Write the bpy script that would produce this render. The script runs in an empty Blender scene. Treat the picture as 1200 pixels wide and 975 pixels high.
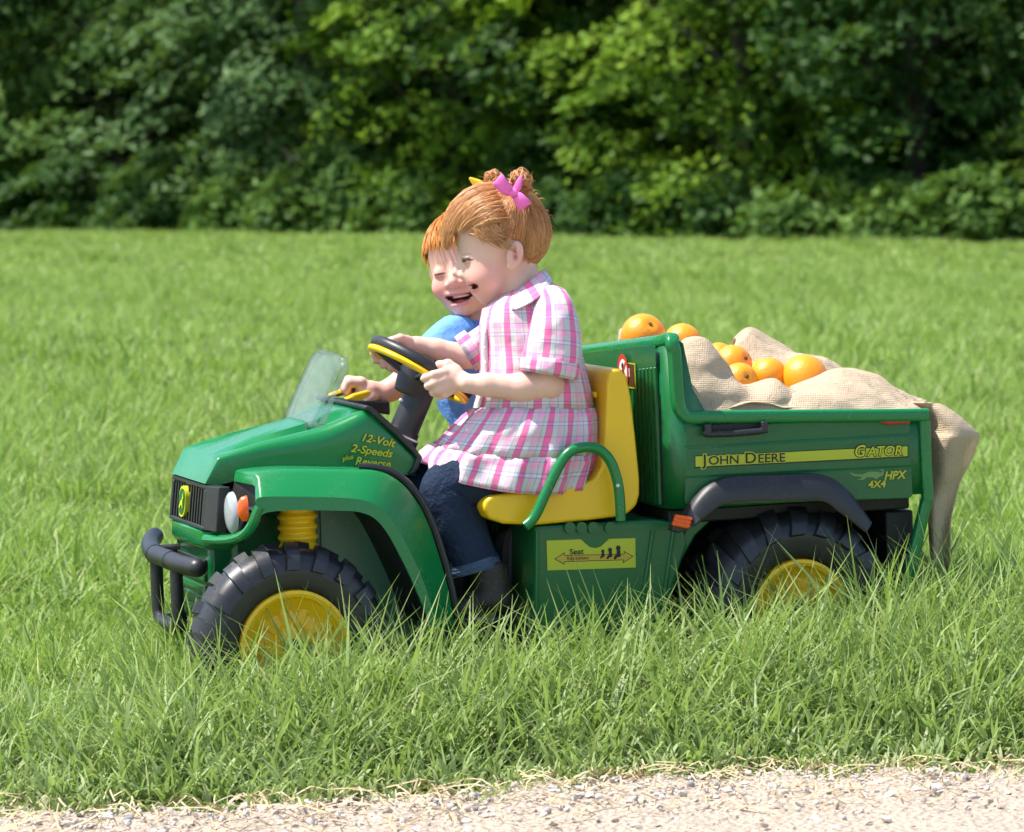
import bpy, bmesh, math, random
import numpy as np
from mathutils import Vector, Matrix, Euler

random.seed(7)
RNG = np.random.default_rng(11)
S = bpy.context.scene
COL = S.collection
R = math.radians

# ------------------------------------------------------------------ camera
CAM_LOC = Vector((0.0, -8.35, 1.05))
PITCH = R(3.43)
FPX = 5120.0                                   # focal length in photograph pixels (1200 wide)
cam_d = bpy.data.cameras.new('camera')
cam = bpy.data.objects.new('camera', cam_d)
COL.objects.link(cam)
cam.location = CAM_LOC
cam.rotation_euler = (math.pi / 2 - PITCH, 0, 0)
cam_d.sensor_width = 36.0
cam_d.lens = FPX / 1200.0 * 36.0
cam_d.clip_end = 2000.0
cam_d.dof.use_dof = True
cam_d.dof.focus_distance = 8.0
cam_d.dof.aperture_fstop = 10.0
S.camera = cam

# ------------------------------------------------------------------ sky and sun
SUN_DIR = Vector((-0.50, 0.0, 0.86)).normalized()       # towards the sun
w = bpy.data.worlds.new('World'); S.world = w; w.use_nodes = True
nt = w.node_tree
sky = nt.nodes.new('ShaderNodeTexSky'); sky.sky_type = 'NISHITA'; sky.sun_disc = False
sky.sun_elevation = math.asin(SUN_DIR.z)
sky.sun_rotation = math.atan2(SUN_DIR.x, SUN_DIR.y)
nt.links.new(sky.outputs[0], nt.nodes['Background'].inputs[0])
nt.nodes['Background'].inputs[1].default_value = 0.14
sl = bpy.data.lights.new('sun', 'SUN'); so = bpy.data.objects.new('sun', sl); COL.objects.link(so)
sl.energy = 4.4; sl.angle = R(0.55); sl.color = (1.0, 0.955, 0.88)
so.rotation_euler = SUN_DIR.to_track_quat('Z', 'Y').to_euler()
S.view_settings.view_transform = 'Standard'
S.view_settings.look = 'None'
S.view_settings.gamma = 1.0
S.view_settings.exposure = 0.93
S.cycles.max_bounces = 5
S.cycles.diffuse_bounces = 3
S.cycles.glossy_bounces = 3
S.cycles.transmission_bounces = 4
S.cycles.transparent_max_bounces = 8
S.cycles.use_adaptive_sampling = True
S.cycles.adaptive_threshold = 0.025
S.cycles.adaptive_min_samples = 16
S.cycles.debug_use_spatial_splits = True
S.cycles.caustics_reflective = False
S.cycles.caustics_refractive = False
S.render.film_transparent = False
try:
    S.cycles.use_denoising = True
except Exception:
    pass

# ------------------------------------------------------------------ spaces
# the toy vehicle's own frame: +x to its tail, +y to its right side (away from the camera), +z up
MV = Matrix.Rotation(R(17), 4, 'Z') @ Matrix.Rotation(R(-2.1), 4, 'Y')
MVi = MV.inverted()
MC = Matrix.Translation(CAM_LOC) @ Euler((math.pi / 2 - PITCH, 0, 0)).to_matrix().to_4x4()
RC3 = MC.to_3x3()

def ray(px, py):
    return RC3 @ Vector(((px - 600) / FPX, -(py - 487.5) / FPX, -1.0))

def V(px, py, y):
    """point of the vehicle's lengthwise plane y that the photograph shows at px, py"""
    o = MVi @ CAM_LOC; d = MVi.to_3x3() @ ray(px, py)
    return o + d * ((y - o.y) / d.y)

def VX(px, py, x):
    o = MVi @ CAM_LOC; d = MVi.to_3x3() @ ray(px, py)
    return o + d * ((x - o.x) / d.x)

class Space:
    """a metric frame (in units of 1/s metre) square to the view, through one point of a child's body"""
    def __init__(self, px, py, y):
        self.px, self.py = px, py
        self.C = MV @ V(px, py, y)
        q = MC.inverted() @ self.C
        self.s = FPX / -q.z
    def arr(self, P):
        """(n,3) array of (x, y down, towards camera) -> vehicle frame coordinates"""
        P = np.asarray(P, dtype=np.float64).reshape(-1, 3)
        Q = np.stack([P[:, 0] - self.px, -(P[:, 1] - self.py), P[:, 2]], 1) / self.s
        M = np.array(RC3); Wd = Q @ M.T + np.array(self.C)
        Mi = np.array(MVi)
        return Wd @ Mi[:3, :3].T + Mi[:3, 3]
    def pt(self, x, y, l):
        return Vector(self.arr([(x, y, l)])[0])
    def inv(self, v):
        q = RC3.transposed() @ ((MV @ Vector(v)) - self.C) * self.s
        return (self.px + q.x, self.py - q.y, q.z)

# ------------------------------------------------------------------ object helpers
WORLD = {}            # parent object -> its world matrix

def tag(o, label=None, cat=None, group=None, kind=None):
    if label: o['label'] = label
    if cat: o['category'] = cat
    if group: o['group'] = group
    if kind: o['kind'] = kind
    return o

def empty(name, loc_world=(0, 0, 0), rot=None):
    o = bpy.data.objects.new(name, None); COL.objects.link(o)
    o.empty_display_size = 0.1
    m = Matrix.Translation(Vector(loc_world)) @ (rot.to_4x4() if rot is not None else Matrix.Identity(4))
    o.matrix_world = m
    WORLD[o.name] = m
    return o

def mk(name, verts, faces, mat, parent=None, space='V', smooth=True, sharp=35, uv=None, attrs=None, bevel=0, bsegs=2, solid=0, solid_off=0, sub=0):
    me = bpy.data.meshes.new(name)
    P = np.asarray([tuple(v) for v in verts] if not isinstance(verts, np.ndarray) else verts, dtype=np.float64)
    M = np.array(MV) if space == 'V' else np.eye(4)
    if parent is not None and parent.name in WORLD:
        M = np.array(WORLD[parent.name].inverted()) @ M
    P = P @ M[:3, :3].T + M[:3, 3]
    if isinstance(faces, np.ndarray):
        n = len(faces); k = faces.shape[1]
        me.vertices.add(len(P)); me.vertices.foreach_set('co', P.astype(np.float32).ravel())
        me.loops.add(n * k); me.loops.foreach_set('vertex_index', faces.astype(np.int32).ravel())
        me.polygons.add(n); me.polygons.foreach_set('loop_start', np.arange(0, n * k, k, dtype=np.int32))
        me.update(calc_edges=True)
    else:
        me.from_pydata(P.tolist(), [], [tuple(f) for f in faces]); me.update()
    if me.validate(): pass
    if smooth:
        me.polygons.foreach_set('use_smooth', np.ones(len(me.polygons), dtype=bool))
        if sharp and sharp < 180:
            me.set_sharp_from_angle(angle=R(sharp))
    if uv is not None:
        a = me.attributes.new('suv', 'FLOAT_VECTOR', 'POINT')
        u3 = np.zeros((len(P), 3), dtype=np.float32); u = np.asarray(uv, dtype=np.float32); u3[:, :u.shape[1]] = u
        a.data.foreach_set('vector', u3.ravel())
    if attrs:
        for k_, v_ in attrs.items():
            v_ = np.asarray(v_, dtype=np.float32)
            if v_.ndim == 1:
                me.attributes.new(k_, 'FLOAT', 'POINT').data.foreach_set('value', v_)
            else:
                me.attributes.new(k_, 'FLOAT_VECTOR', 'POINT').data.foreach_set('vector', v_.ravel())
    if isinstance(mat, (list, tuple)):
        for m_ in mat: me.materials.append(m_)
    elif mat is not None:
        me.materials.append(mat)
    o = bpy.data.objects.new(name, me); COL.objects.link(o)
    if parent is not None:
        o.parent = parent
        WORLD[o.name] = WORLD.get(parent.name, Matrix.Identity(4))
    else:
        WORLD[o.name] = Matrix.Identity(4)
    if solid:
        m_ = o.modifiers.new('thick', 'SOLIDIFY'); m_.thickness = solid; m_.offset = solid_off
    if bevel:
        m_ = o.modifiers.new('bevel', 'BEVEL'); m_.width = bevel; m_.segments = bsegs; m_.limit_method = 'ANGLE'; m_.angle_limit = R(28)
        m_.harden_normals = False
    if sub:
        m_ = o.modifiers.new('sub', 'SUBSURF'); m_.levels = sub; m_.render_levels = sub
    return o

class MB:
    def __init__(s): s.v = []; s.f = []
    def add(s, v, f):
        n = len(s.v); s.v += [tuple(p) for p in v]; s.f += [tuple(i + n for i in q) for q in f]; return s
    def box(s, a, b):
        x0, y0, z0 = a; x1, y1, z1 = b
        return s.add([(x0, y0, z0), (x1, y0, z0), (x1, y1, z0), (x0, y1, z0), (x0, y0, z1), (x1, y0, z1), (x1, y1, z1), (x0, y1, z1)],
                     [(0, 3, 2, 1), (4, 5, 6, 7), (0, 1, 5, 4), (1, 2, 6, 5), (2, 3, 7, 6), (3, 0, 4, 7)])
    def build(s, name, mat, parent=None, **k): return mk(name, s.v, s.f, mat, parent, **k)

def catmull(P, n, closed=False):
    P = np.asarray([tuple(p) for p in P], dtype=float); m = len(P)
    if closed:
        idx = lambda i: i % m; segs = m
    else:
        idx = lambda i: min(max(i, 0), m - 1); segs = m - 1
    ts = np.linspace(0, segs, n, endpoint=not closed); out = []
    for t in ts:
        i = min(int(t), segs - 1); u = t - i
        p0, p1, p2, p3 = P[idx(i - 1)], P[idx(i)], P[idx(i + 1)], P[idx(i + 2)]
        out.append(0.5 * (2 * p1 + (p2 - p0) * u + (2 * p0 - 5 * p1 + 4 * p2 - p3) * u * u + (3 * p1 - p0 - 3 * p2 + p3) * u ** 3))
    return np.array(out)

def frames(P):
    P = np.asarray(P, float); T = np.gradient(P, axis=0); T /= np.linalg.norm(T, axis=1)[:, None] + 1e-12
    up = np.array([0, 0, 1.]) if abs(T[0][2]) < 0.9 else np.array([0, 1., 0])
    n = np.cross(up, T[0]); n /= np.linalg.norm(n); N = [n]
    for i in range(1, len(P)):
        n = N[-1] - T[i] * np.dot(N[-1], T[i]); n /= np.linalg.norm(n) + 1e-12; N.append(n)
    N = np.array(N); return T, N, np.cross(T, N)

def tube(P, r, sides=12, caps=True, round_caps=False, ab=(1, 1)):
    P = np.asarray([tuple(p) for p in P], float); n = len(P)
    rr = np.full(n, r, float) if np.isscalar(r) else np.asarray(r, float)
    if round_caps:
        T0 = P[0] - P[1]; T0 /= np.linalg.norm(T0); T1 = P[-1] - P[-2]; T1 /= np.linalg.norm(T1)
        k = [(0.95, 0.3), (0.75, 0.66), (0.4, 0.92)]
        pre = [P[0] + T0 * rr[0] * a for a, b in k]; prr = [rr[0] * b for a, b in k]
        post = [P[-1] + T1 * rr[-1] * a for a, b in reversed(k)]; por = [rr[-1] * b for a, b in reversed(k)]
        P = np.vstack([pre, P, post]); rr = np.concatenate([prr, rr, por]); n = len(P)
    T, N, B = frames(P)
    v = []; f = []
    for i in range(n):
        for j in range(sides):
            a = 2 * math.pi * j / sides
            v.append(P[i] + rr[i] * (ab[0] * math.cos(a) * N[i] + ab[1] * math.sin(a) * B[i]))
    for i in range(n - 1):
        for j in range(sides):
            k = (j + 1) % sides
            f.append((i * sides + j, i * sides + k, (i + 1) * sides + k, (i + 1) * sides + j))
    if caps:
        f.append(tuple(range(sides - 1, -1, -1))); f.append(tuple((n - 1) * sides + j for j in range(sides)))
    return v, f

def loft(curves, closed=False, capA=False, capB=False):
    """curves: list of equally long point lists"""
    n = len(curves); m = len(curves[0]); v = [tuple(p) for c in curves for p in c]; f = []
    for i in range(n - 1):
        for j in range(m if closed else m - 1):
            k = (j + 1) % m
            f.append((i * m + j, i * m + k, (i + 1) * m + k, (i + 1) * m + j))
    if capA: f.append(tuple(range(m - 1, -1, -1)))
    if capB: f.append(tuple((n - 1) * m + j for j in range(m)))
    return v, f

def lathe(profile, centre, axis='y', seg=48, close=False):
    """profile: (radius, along) pairs about an axis through centre"""
    v = []; f = []; m = len(profile); c = Vector(centre)
    for i in range(seg):
        a = 2 * math.pi * i / seg; ca, sa = math.cos(a), math.sin(a)
        for r, h in profile:
            if axis == 'y': v.append((c.x + r * ca, c.y + h, c.z + r * sa))
            elif axis == 'z': v.append((c.x + r * ca, c.y + r * sa, c.z + h))
            else: v.append((c.x + h, c.y + r * ca, c.z + r * sa))
    for i in range(seg):
        k = (i + 1) % seg
        for j in range(m - 1 if not close else m):
            l = (j + 1) % m
            f.append((i * m + j, i * m + l, k * m + l, k * m + j))
    return v, f

def prism(poly, y0, y1):
    """polygon of (x, z) pairs pulled from y0 to y1"""
    n = len(poly); v = [(x, y0, z) for x, z in poly] + [(x, y1, z) for x, z in poly]
    f = [tuple(range(n)), tuple(range(2 * n - 1, n - 1, -1))]
    for i in range(n):
        k = (i + 1) % n
        f.append((i, i + n, k + n, k))
    return v, f

def PX(pts, y):
    """photograph pixels on the plane y -> (x, z) pairs"""
    out = []
    for a, b in pts:
        p = V(a, b, y); out.append((p.x, p.z))
    return out

def fix_normals(o):
    bm = bmesh.new(); bm.from_mesh(o.data); bmesh.ops.recalc_face_normals(bm, faces=bm.faces); bm.to_mesh(o.data); bm.free(); return o

# ------------------------------------------------------------------ materials
def nmat(name):
    m = bpy.data.materials.new(name); m.use_nodes = True
    nt = m.node_tree; return m, nt, nt.nodes['Principled BSDF']

def N(nt, t, **k):
    n = nt.nodes.new(t)
    for a, b in k.items(): setattr(n, a, b)
    return n

def setin(n, **k):
    for a, b in k.items(): n.inputs[a].default_value = b

def noise(nt, scale, detail=3, rough=0.55, coord=None):
    n = N(nt, 'ShaderNodeTexNoise'); n.inputs['Scale'].default_value = scale; n.inputs['Detail'].default_value = detail; n.inputs['Roughness'].default_value = rough
    if coord is not None: nt.links.new(coord, n.inputs['Vector'])
    return n

def ramp(nt, src, stops):
    r = N(nt, 'ShaderNodeValToRGB'); e = r.color_ramp.elements
    while len(e) < len(stops): e.new(0.5)
    for i, (p, c) in enumerate(stops):
        e[i].position = p; e[i].color = (c if len(c) == 4 else (*c, 1)) if not np.isscalar(c) else (c, c, c, 1)
    nt.links.new(src, r.inputs[0]); return r

def mixc(nt, fac, a, b, mode='MIX'):
    m = N(nt, 'ShaderNodeMix'); m.data_type = 'RGBA'; m.blend_type = mode
    for sock, val in ((0, fac), (6, a), (7, b)):
        if hasattr(val, 'links'): nt.links.new(val, m.inputs[sock])
        elif np.isscalar(val): m.inputs[sock].default_value = val
        else: m.inputs[sock].default_value = (*val, 1) if len(val) == 3 else val
    return m.outputs[2]

def math_(nt, op, a, b=None, clamp=False):
    m = N(nt, 'ShaderNodeMath'); m.operation = op; m.use_clamp = clamp
    for i, x in enumerate((a, b)):
        if x is None: continue
        if hasattr(x, 'links'): nt.links.new(x, m.inputs[i])
        else: m.inputs[i].default_value = x
    return m.outputs[0]

def bump(nt, src, strength, dist, b):
    n = N(nt, 'ShaderNodeBump'); n.inputs['Strength'].default_value = strength; n.inputs['Distance'].default_value = dist
    nt.links.new(src, n.inputs['Height']); nt.links.new(n.outputs[0], b.inputs['Normal']); return n

def plastic(name, col, rough=0.3, dust=0.25, grain=0.0, dustcol=(0.32, 0.29, 0.22), wave=0.15):
    m, nt, b = nmat(name)
    tc = N(nt, 'ShaderNodeTexCoord').outputs['Object']
    big = noise(nt, 9, 4, 0.6, tc); fine = noise(nt, 140, 3, 0.6, tc); scr = noise(nt, 600, 2, 0.5, tc)
    c1 = mixc(nt, math_(nt, 'MULTIPLY', big.outputs[0], 0.3), col, tuple(x * 0.78 for x in col))
    d = ramp(nt, math_(nt, 'MULTIPLY', big.outputs[0], fine.outputs[0]), [(0.27, 0.0), (0.5, dust)])
    c2 = mixc(nt, d.outputs[0], c1, dustcol)
    nt.links.new(c2, b.inputs['Base Color'])
    rr = math_(nt, 'ADD', math_(nt, 'MULTIPLY', big.outputs[0], 0.22), rough - 0.1)
    rr = math_(nt, 'ADD', rr, math_(nt, 'MULTIPLY', d.outputs[0], 0.5))
    nt.links.new(rr, b.inputs['Roughness'])
    h = math_(nt, 'ADD', math_(nt, 'MULTIPLY', noise(nt, 22, 2, 0.5, tc).outputs[0], wave), math_(nt, 'MULTIPLY', (scr.outputs[0] if grain else fine.outputs[0]), grain if grain else 0.02))
    bump(nt, h, 0.35, 0.004, b)
    b.inputs['Specular IOR Level'].default_value = 0.5
    return m

def flat(name, col, rough=0.5, spec=0.4):
    m, nt, b = nmat(name)
    tc = N(nt, 'ShaderNodeTexCoord').outputs['Object']
    n = noise(nt, 60, 3, 0.6, tc)
    nt.links.new(mixc(nt, math_(nt, 'MULTIPLY', n.outputs[0], 0.35), col, tuple(x * 0.8 for x in col)), b.inputs['Base Color'])
    b.inputs['Roughness'].default_value = rough; b.inputs['Specular IOR Level'].default_value = spec
    return m

M = {}
M['green'] = plastic('green_plastic', (0.005, 0.185, 0.044), 0.24, 0.08)
M['dgreen'] = plastic('green_moulded_plastic', (0.003, 0.112, 0.028), 0.30, 0.10)
M['yellow'] = plastic('yellow_plastic', (0.88, 0.53, 0.010), 0.33, 0.05)
M['black'] = plastic('black_plastic', (0.018, 0.018, 0.020), 0.42, 0.08, grain=0.15)
M['tyre'] = plastic('black_tyre_plastic', (0.022, 0.022, 0.025), 0.40, 0.16, grain=0.05)
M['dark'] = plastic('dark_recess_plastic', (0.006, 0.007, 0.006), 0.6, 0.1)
M['orange_lens'] = plastic('orange_reflector_plastic', (0.85, 0.12, 0.01), 0.25, 0.02)
M['red'] = plastic('red_plastic', (0.45, 0.012, 0.02), 0.3, 0.05)
M['chrome'] = flat('pale_metal', (0.7, 0.7, 0.68), 0.25)
M['lens'] = plastic('clear_grey_lens', (0.34, 0.37, 0.39), 0.12, 0.05)
M['decal_yellow'] = flat('decal_yellow_green', (0.46, 0.50, 0.028), 0.42)
M['decal_black'] = flat('decal_black', (0.006, 0.008, 0.006), 0.45)
M['decal_gold'] = flat('decal_gold', (0.50, 0.36, 0.035), 0.45)
M['decal_white'] = flat('decal_white', (0.78, 0.78, 0.76), 0.4)
M['decal_red'] = flat('decal_red', (0.60, 0.02, 0.02), 0.4)
M['decal_brown'] = flat('decal_brown', (0.10, 0.030, 0.015), 0.4)
M['decal_green'] = flat('decal_dull_green', (0.15, 0.27, 0.08), 0.4)
M['decal_text'] = flat('decal_text_yellow', (0.52, 0.55, 0.02), 0.42)
# ================================================================== ground, path, grass, trees
def sm(t): t = np.clip(t, 0, 1); return t * t * (3 - 2 * t)
def gz(x, y):
    """ground height: nearly level, rising gently to the right where the truck stands"""
    x = np.asarray(x, float); y = np.asarray(y, float)
    g = 0.037 * 1.6 * np.tanh(x / 1.6) * np.exp(-((y - 0.2) / 7.0) ** 2)
    g = g + 0.012 * np.sin(x * 1.3 + y * .7) * np.clip((y - 2) / 6, 0, 1) + 0.03 * np.sin(y * .21 + x * .13) * np.clip((y - 6) / 10, 0, 1)
    return g - 0.004
def edgeY(x):
    x = np.asarray(x, float)
    return -1.165 + .15 * np.clip(x, -30, 30) + .045 * np.sin(x * 5.1 + .6) + .018 * np.sin(x * 13.7) + .012 * np.sin(x * 29.0 + 1)
xs = np.unique(np.concatenate([np.linspace(-160, -6, 20), np.linspace(-6, 6, 97), np.linspace(6, 160, 20)])); ys = np.unique(np.concatenate([np.linspace(-60, -3, 10), np.linspace(-3, 6, 73), np.linspace(6, 80, 60), np.linspace(80, 500, 16)]))
XX, YY = np.meshgrid(xs, ys); ZZ = gz(XX, YY)
v = np.stack([XX.ravel(), YY.ravel(), ZZ.ravel()], 1); nx = len(xs)
ii, jj = np.meshgrid(np.arange(len(ys) - 1), np.arange(nx - 1), indexing='ij'); a = (ii * nx + jj).ravel(); f = np.stack([a, a + 1, a + nx + 1, a + nx], 1)
m, nt, b = nmat('meadow_soil'); geo = N(nt, 'ShaderNodeNewGeometry').outputs['Position']
n1 = noise(nt, .9, 5, .6, geo); n2 = noise(nt, 45, 4, .7, geo)
c = mixc(nt, n1.outputs[0], (0.075, 0.145, 0.022), (0.05, 0.10, 0.018)); c = mixc(nt, math_(nt, 'MULTIPLY', n2.outputs[0], .7), c, (0.12, 0.085, 0.045))
nt.links.new(c, b.inputs['Base Color']); b.inputs['Roughness'].default_value = 1.0; b.inputs['Specular IOR Level'].default_value = 0.0; bump(nt, n2.outputs[0], .8, .03, b)
M['soil'] = m
mk('meadow_ground', v, f, M['soil'], None, space='W')['kind'] = 'structure'

# ---- gravel and dirt path along the near edge
m, nt, b = nmat('pale_dirt_and_gravel'); geo = N(nt, 'ShaderNodeNewGeometry').outputs['Position']
n1 = noise(nt, 5, 5, .65, geo); n2 = noise(nt, 70, 4, .7, geo); vo = N(nt, 'ShaderNodeTexVoronoi'); vo.inputs['Scale'].default_value = 75; nt.links.new(geo, vo.inputs['Vector'])
c = mixc(nt, n1.outputs[0], (0.53, 0.42, 0.30), (0.48, 0.40, 0.32)); c = mixc(nt, math_(nt, 'MULTIPLY', n2.outputs[0], .55), c, (0.60, 0.52, 0.44)); c = mixc(nt, math_(nt, 'MULTIPLY', vo.outputs['Distance'], .8), c, (0.32, 0.25, 0.19))
nt.links.new(c, b.inputs['Base Color']); b.inputs['Roughness'].default_value = .95; b.inputs['Specular IOR Level'].default_value = .15
bump(nt, math_(nt, 'ADD', n2.outputs[0], math_(nt, 'MULTIPLY', vo.outputs['Distance'], 1.0)), .8, .012, b)
M['gravel'] = m
pxs = np.unique(np.concatenate([np.linspace(-40, -3, 20), np.linspace(-3, 3, 241), np.linspace(3, 40, 20)])); ts_ = np.concatenate([[0.0, .02, .05, .1, .2, .35, .6, 1.0, 2.0, 4.0]])
rows = []
for t in ts_: rows.append(np.stack([pxs + t * .28, edgeY(pxs) - t, gz(pxs + t * .28, edgeY(pxs) - t) + .004 + .004 * np.sin(pxs * 31 + t * 17)], 1))
k = len(pxs); v = np.vstack(rows); ii, jj = np.meshgrid(np.arange(len(ts_) - 1), np.arange(k - 1), indexing='ij'); a = (ii * k + jj).ravel(); f = np.stack([a, a + k, a + k + 1, a + 1], 1)
mk('dirt_path', v, f, M['gravel'], None, space='W')['kind'] = 'structure'

# ---- pebbles: too many to count
prng = np.random.default_rng(21)
m, nt, b = nmat('pebble_stone'); at = N(nt, 'ShaderNodeAttribute'); at.attribute_name = 'tone'
r_ = ramp(nt, at.outputs['Fac'], [(0, (.38, .30, .23)), (.35, (.48, .40, .33)), (.75, (.58, .53, .48)), (1, (.34, .32, .31))]); nt.links.new(r_.outputs[0], b.inputs['Base Color']); b.inputs['Roughness'].default_value = .9
M['pebble'] = m
ico = bmesh.new(); bmesh.ops.create_icosphere(ico, subdivisions=1, radius=1); iv = np.array([q.co[:] for q in ico.verts]); ifc = np.array([[q.index for q in fc.verts] for fc in ico.faces]); ico.free()
PV = []; PF = []; PT = []; n0 = 0
for k in range(5200):
    x = prng.uniform(-1.7, 1.7); y = float(edgeY(x)) - prng.exponential(.22) + .05 * prng.uniform(); s_ = min(.011, .0022 + prng.exponential(.0022))
    A = prng.normal(size=(3, 3)); q_, _ = np.linalg.qr(A); vv_ = (iv * (1 + .18 * prng.normal(size=(len(iv), 1)))) * np.array([1, .8, .55]) * s_; vv_ = vv_ @ q_.T * np.array([1, 1, .7])
    PV.append(vv_ + np.array([x, y, float(gz(x, y)) + .005 + s_ * .2])); PF.append(ifc + n0); n0 += len(iv); PT.append(np.full(len(iv), prng.uniform()))
o = mk('pebbles', np.vstack(PV), np.vstack(PF), M['pebble'], None, space='W', sharp=50, attrs={'tone': np.concatenate(PT)}); tag(o, 'small pale pebbles strewn on the dirt path', 'gravel', kind='stuff')
# ---- dry straw lying along the path
m, nt, b = nmat('dry_straw'); at = N(nt, 'ShaderNodeAttribute'); at.attribute_name = 'tone'
r_ = ramp(nt, at.outputs['Fac'], [(0, (.58, .46, .27)), (1, (.40, .30, .16))]); nt.links.new(r_.outputs[0], b.inputs['Base Color']); b.inputs['Roughness'].default_value = .6
M['straw'] = m
SV = []; SF = []; STn = []; n0 = 0
for k in range(1700):
    x = prng.uniform(-1.7, 1.7); y = float(edgeY(x)) + (prng.normal() * .07 - .02 if prng.uniform() < .4 else prng.uniform(-.45, .25)); L = .02 + prng.exponential(.035); L = min(L, .20); a = prng.normal() * 1.1 + (math.pi if prng.uniform() < .5 else 0); bend = prng.normal() * .3
    wd = prng.uniform(.0005, .0016) if L < .12 else .002; z0_ = float(gz(x, y)) + .008 + prng.uniform(0, .012); tl = prng.normal() * .12
    pts = []
    for t in np.linspace(-.5, .5, 5): pts.append(np.array([x + L * t * math.cos(a + bend * t), y + L * t * math.sin(a + bend * t), z0_ + L * t * tl + .006 * math.cos(t * 6)]))
    nrm = np.array([-math.sin(a), math.cos(a), 0]) * wd
    for p in pts: SV += [p - nrm, p + nrm + np.array([0, 0, .0012])]
    for i in range(4): SF.append((n0 + 2 * i, n0 + 2 * i + 2, n0 + 2 * i + 3, n0 + 2 * i + 1))
    STn += [prng.uniform()] * 10; n0 += 10
o = mk('dry_straw', np.array(SV), np.array(SF), M['straw'], None, space='W', attrs={'tone': np.array(STn)}, sharp=0); tag(o, 'dry straw and dead grass stalks along the path edge', 'straw', kind='stuff')

# ---- grass: blades modelled in tufts, scattered as instances
m, nt, b = nmat('grass_blade')
at = N(nt, 'ShaderNodeAttribute'); at.attribute_name = 'blade'; sx = N(nt, 'ShaderNodeSeparateXYZ'); nt.links.new(at.outputs['Vector'], sx.inputs[0])
oi = N(nt, 'ShaderNodeObjectInfo')
cA = ramp(nt, sx.outputs[0], [(0, (.12, .27, .026)), (.35, (.20, .37, .040)), (.7, (.28, .44, .060)), (.93, (.40, .48, .15)), (1, (.50, .41, .22))])
c = mixc(nt, sx.outputs[1], (.15, .21, .05), cA.outputs[0])                     # darker and duller towards the root
tipm = math_(nt, 'MULTIPLY', math_(nt, 'POWER', sx.outputs[1], 4.0), .35)
c = mixc(nt, tipm, c, (.42, .48, .16))
grey = mixc(nt, 0.75, c, (.48, .53, .31))                                     # greyer, bloomed blades by the path
c = mixc(nt, math_(nt, 'ADD', sx.outputs[2], 0.0), c, grey)
c = mixc(nt, math_(nt, 'MULTIPLY', oi.outputs['Random'], .30), c, (.24, .34, .04))
nt.links.new(c, b.inputs['Base Color']); b.inputs['Roughness'].default_value = .52; b.inputs['Specular IOR Level'].default_value = .32
tr = N(nt, 'ShaderNodeBsdfTranslucent'); nt.links.new(mixc(nt, .5, c, (.30, .48, .04)), tr.inputs[0])
mx = N(nt, 'ShaderNodeMixShader'); mx.inputs[0].default_value = .38; nt.links.new(b.outputs[0], mx.inputs[1]); nt.links.new(tr.outputs[0], mx.inputs[2]); nt.links.new(mx.outputs[0], nt.nodes['Material Output'].inputs[0])
M['grass'] = m
gr = np.random.default_rng(31)
def blades(x, y, z, h, wd, lean, grey, segs=3, tone=None):
    """n curved, tapering blades as one vertex block"""
    n = len(x); a = gr.uniform(0, 6.28, n); ln = np.abs(gr.normal(size=n)) * lean + .05; curl = gr.uniform(.2, 1.35, n); tw = a + gr.normal(size=n) * .8
    side = np.stack([-np.sin(tw), np.cos(tw), np.zeros(n)], 1); fw = np.stack([np.cos(a), np.sin(a), np.zeros(n)], 1); up = np.array([0, 0, 1.0])
    w0 = wd * gr.uniform(.6, 1.3, n); tn = gr.uniform(0, 1, n) if tone is None else tone
    p = np.stack([x, y, z - .01], 1); Vb = np.zeros((n, segs + 1, 2, 3)); Ab = np.zeros((n, segs + 1, 2, 3))
    for i in range(segs + 1):
        t = i / segs
        if i:
            ang = ln + curl * t * t * 1.1; p = p + (fw * np.sin(ang)[:, None] + up * np.cos(ang)[:, None]) * (h / segs)[:, None]
        wv_ = (w0 * (1 - t ** 1.8) * (.75 + .25 * math.sin(t * 3)) + .0002)[:, None]
        Vb[:, i, 0] = p - side * wv_; Vb[:, i, 1] = p + side * wv_; Ab[:, i, :, 0] = tn[:, None]; Ab[:, i, :, 1] = t; Ab[:, i, :, 2] = np.asarray(grey)[:, None]
    k = 2 * (segs + 1); base = (np.arange(n) * k)[:, None, None]; q = np.array([[2 * i, 2 * i + 1, 2 * i + 3, 2 * i + 2] for i in range(segs)])[None]
    return Vb.reshape(-1, 3), (base + q).reshape(-1, 4), Ab.reshape(-1, 3)
# around the truck and along the path every blade stands in one mesh
MVi_np = np.array(MVi)
def clumpf(x, y): return .5 + .5 * np.sin(x * 3.1 + 1.3 * np.sin(y * 2.3)) * np.sin(y * 2.7 + 1.1 * np.sin(x * 1.9))
D0, D1 = 6.85, 9.9
nt_ = int((D1 - D0) * 2 * (.1172 * D1 * 1.12 + .55) * 1650)
d = gr.uniform(D0, D1, nt_); hm = .1172 * D1 * 1.12 + .55; x = gr.uniform(-hm, hm, nt_); y = d - 8.35
ok = np.abs(x) < .1172 * d * 1.12 + .55; x, y = x[ok], y[ok]; e = y - edgeY(x)
ragged = e + .10 * np.sin(x * 11 + 2 * np.sin(y * 9)) * np.sin(x * 4.3 + 1)
keep = (gr.uniform(size=len(x)) < np.clip(.05 + (ragged + .08) / .22, 0, 1) ** 1.2) & (e > -.34); x, y, e = x[keep], y[keep], e[keep]
hs2 = .92 * gr.uniform(.6, 1.15, len(x)) * (.80 + .35 * clumpf(x, y)) * np.clip(.30 + 1.36 * sm((e + .03) / .50), .2, 1.66) * (1 - .30 * sm((-.60 - x) / .12)) * (1 + .20 * sm((x - .25) / .2)) * (1 - .16 * np.exp(-((x + .06) / .12) ** 2)) * (1 - .42 * sm((y - .30 - .3 * x) / .5))
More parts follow.
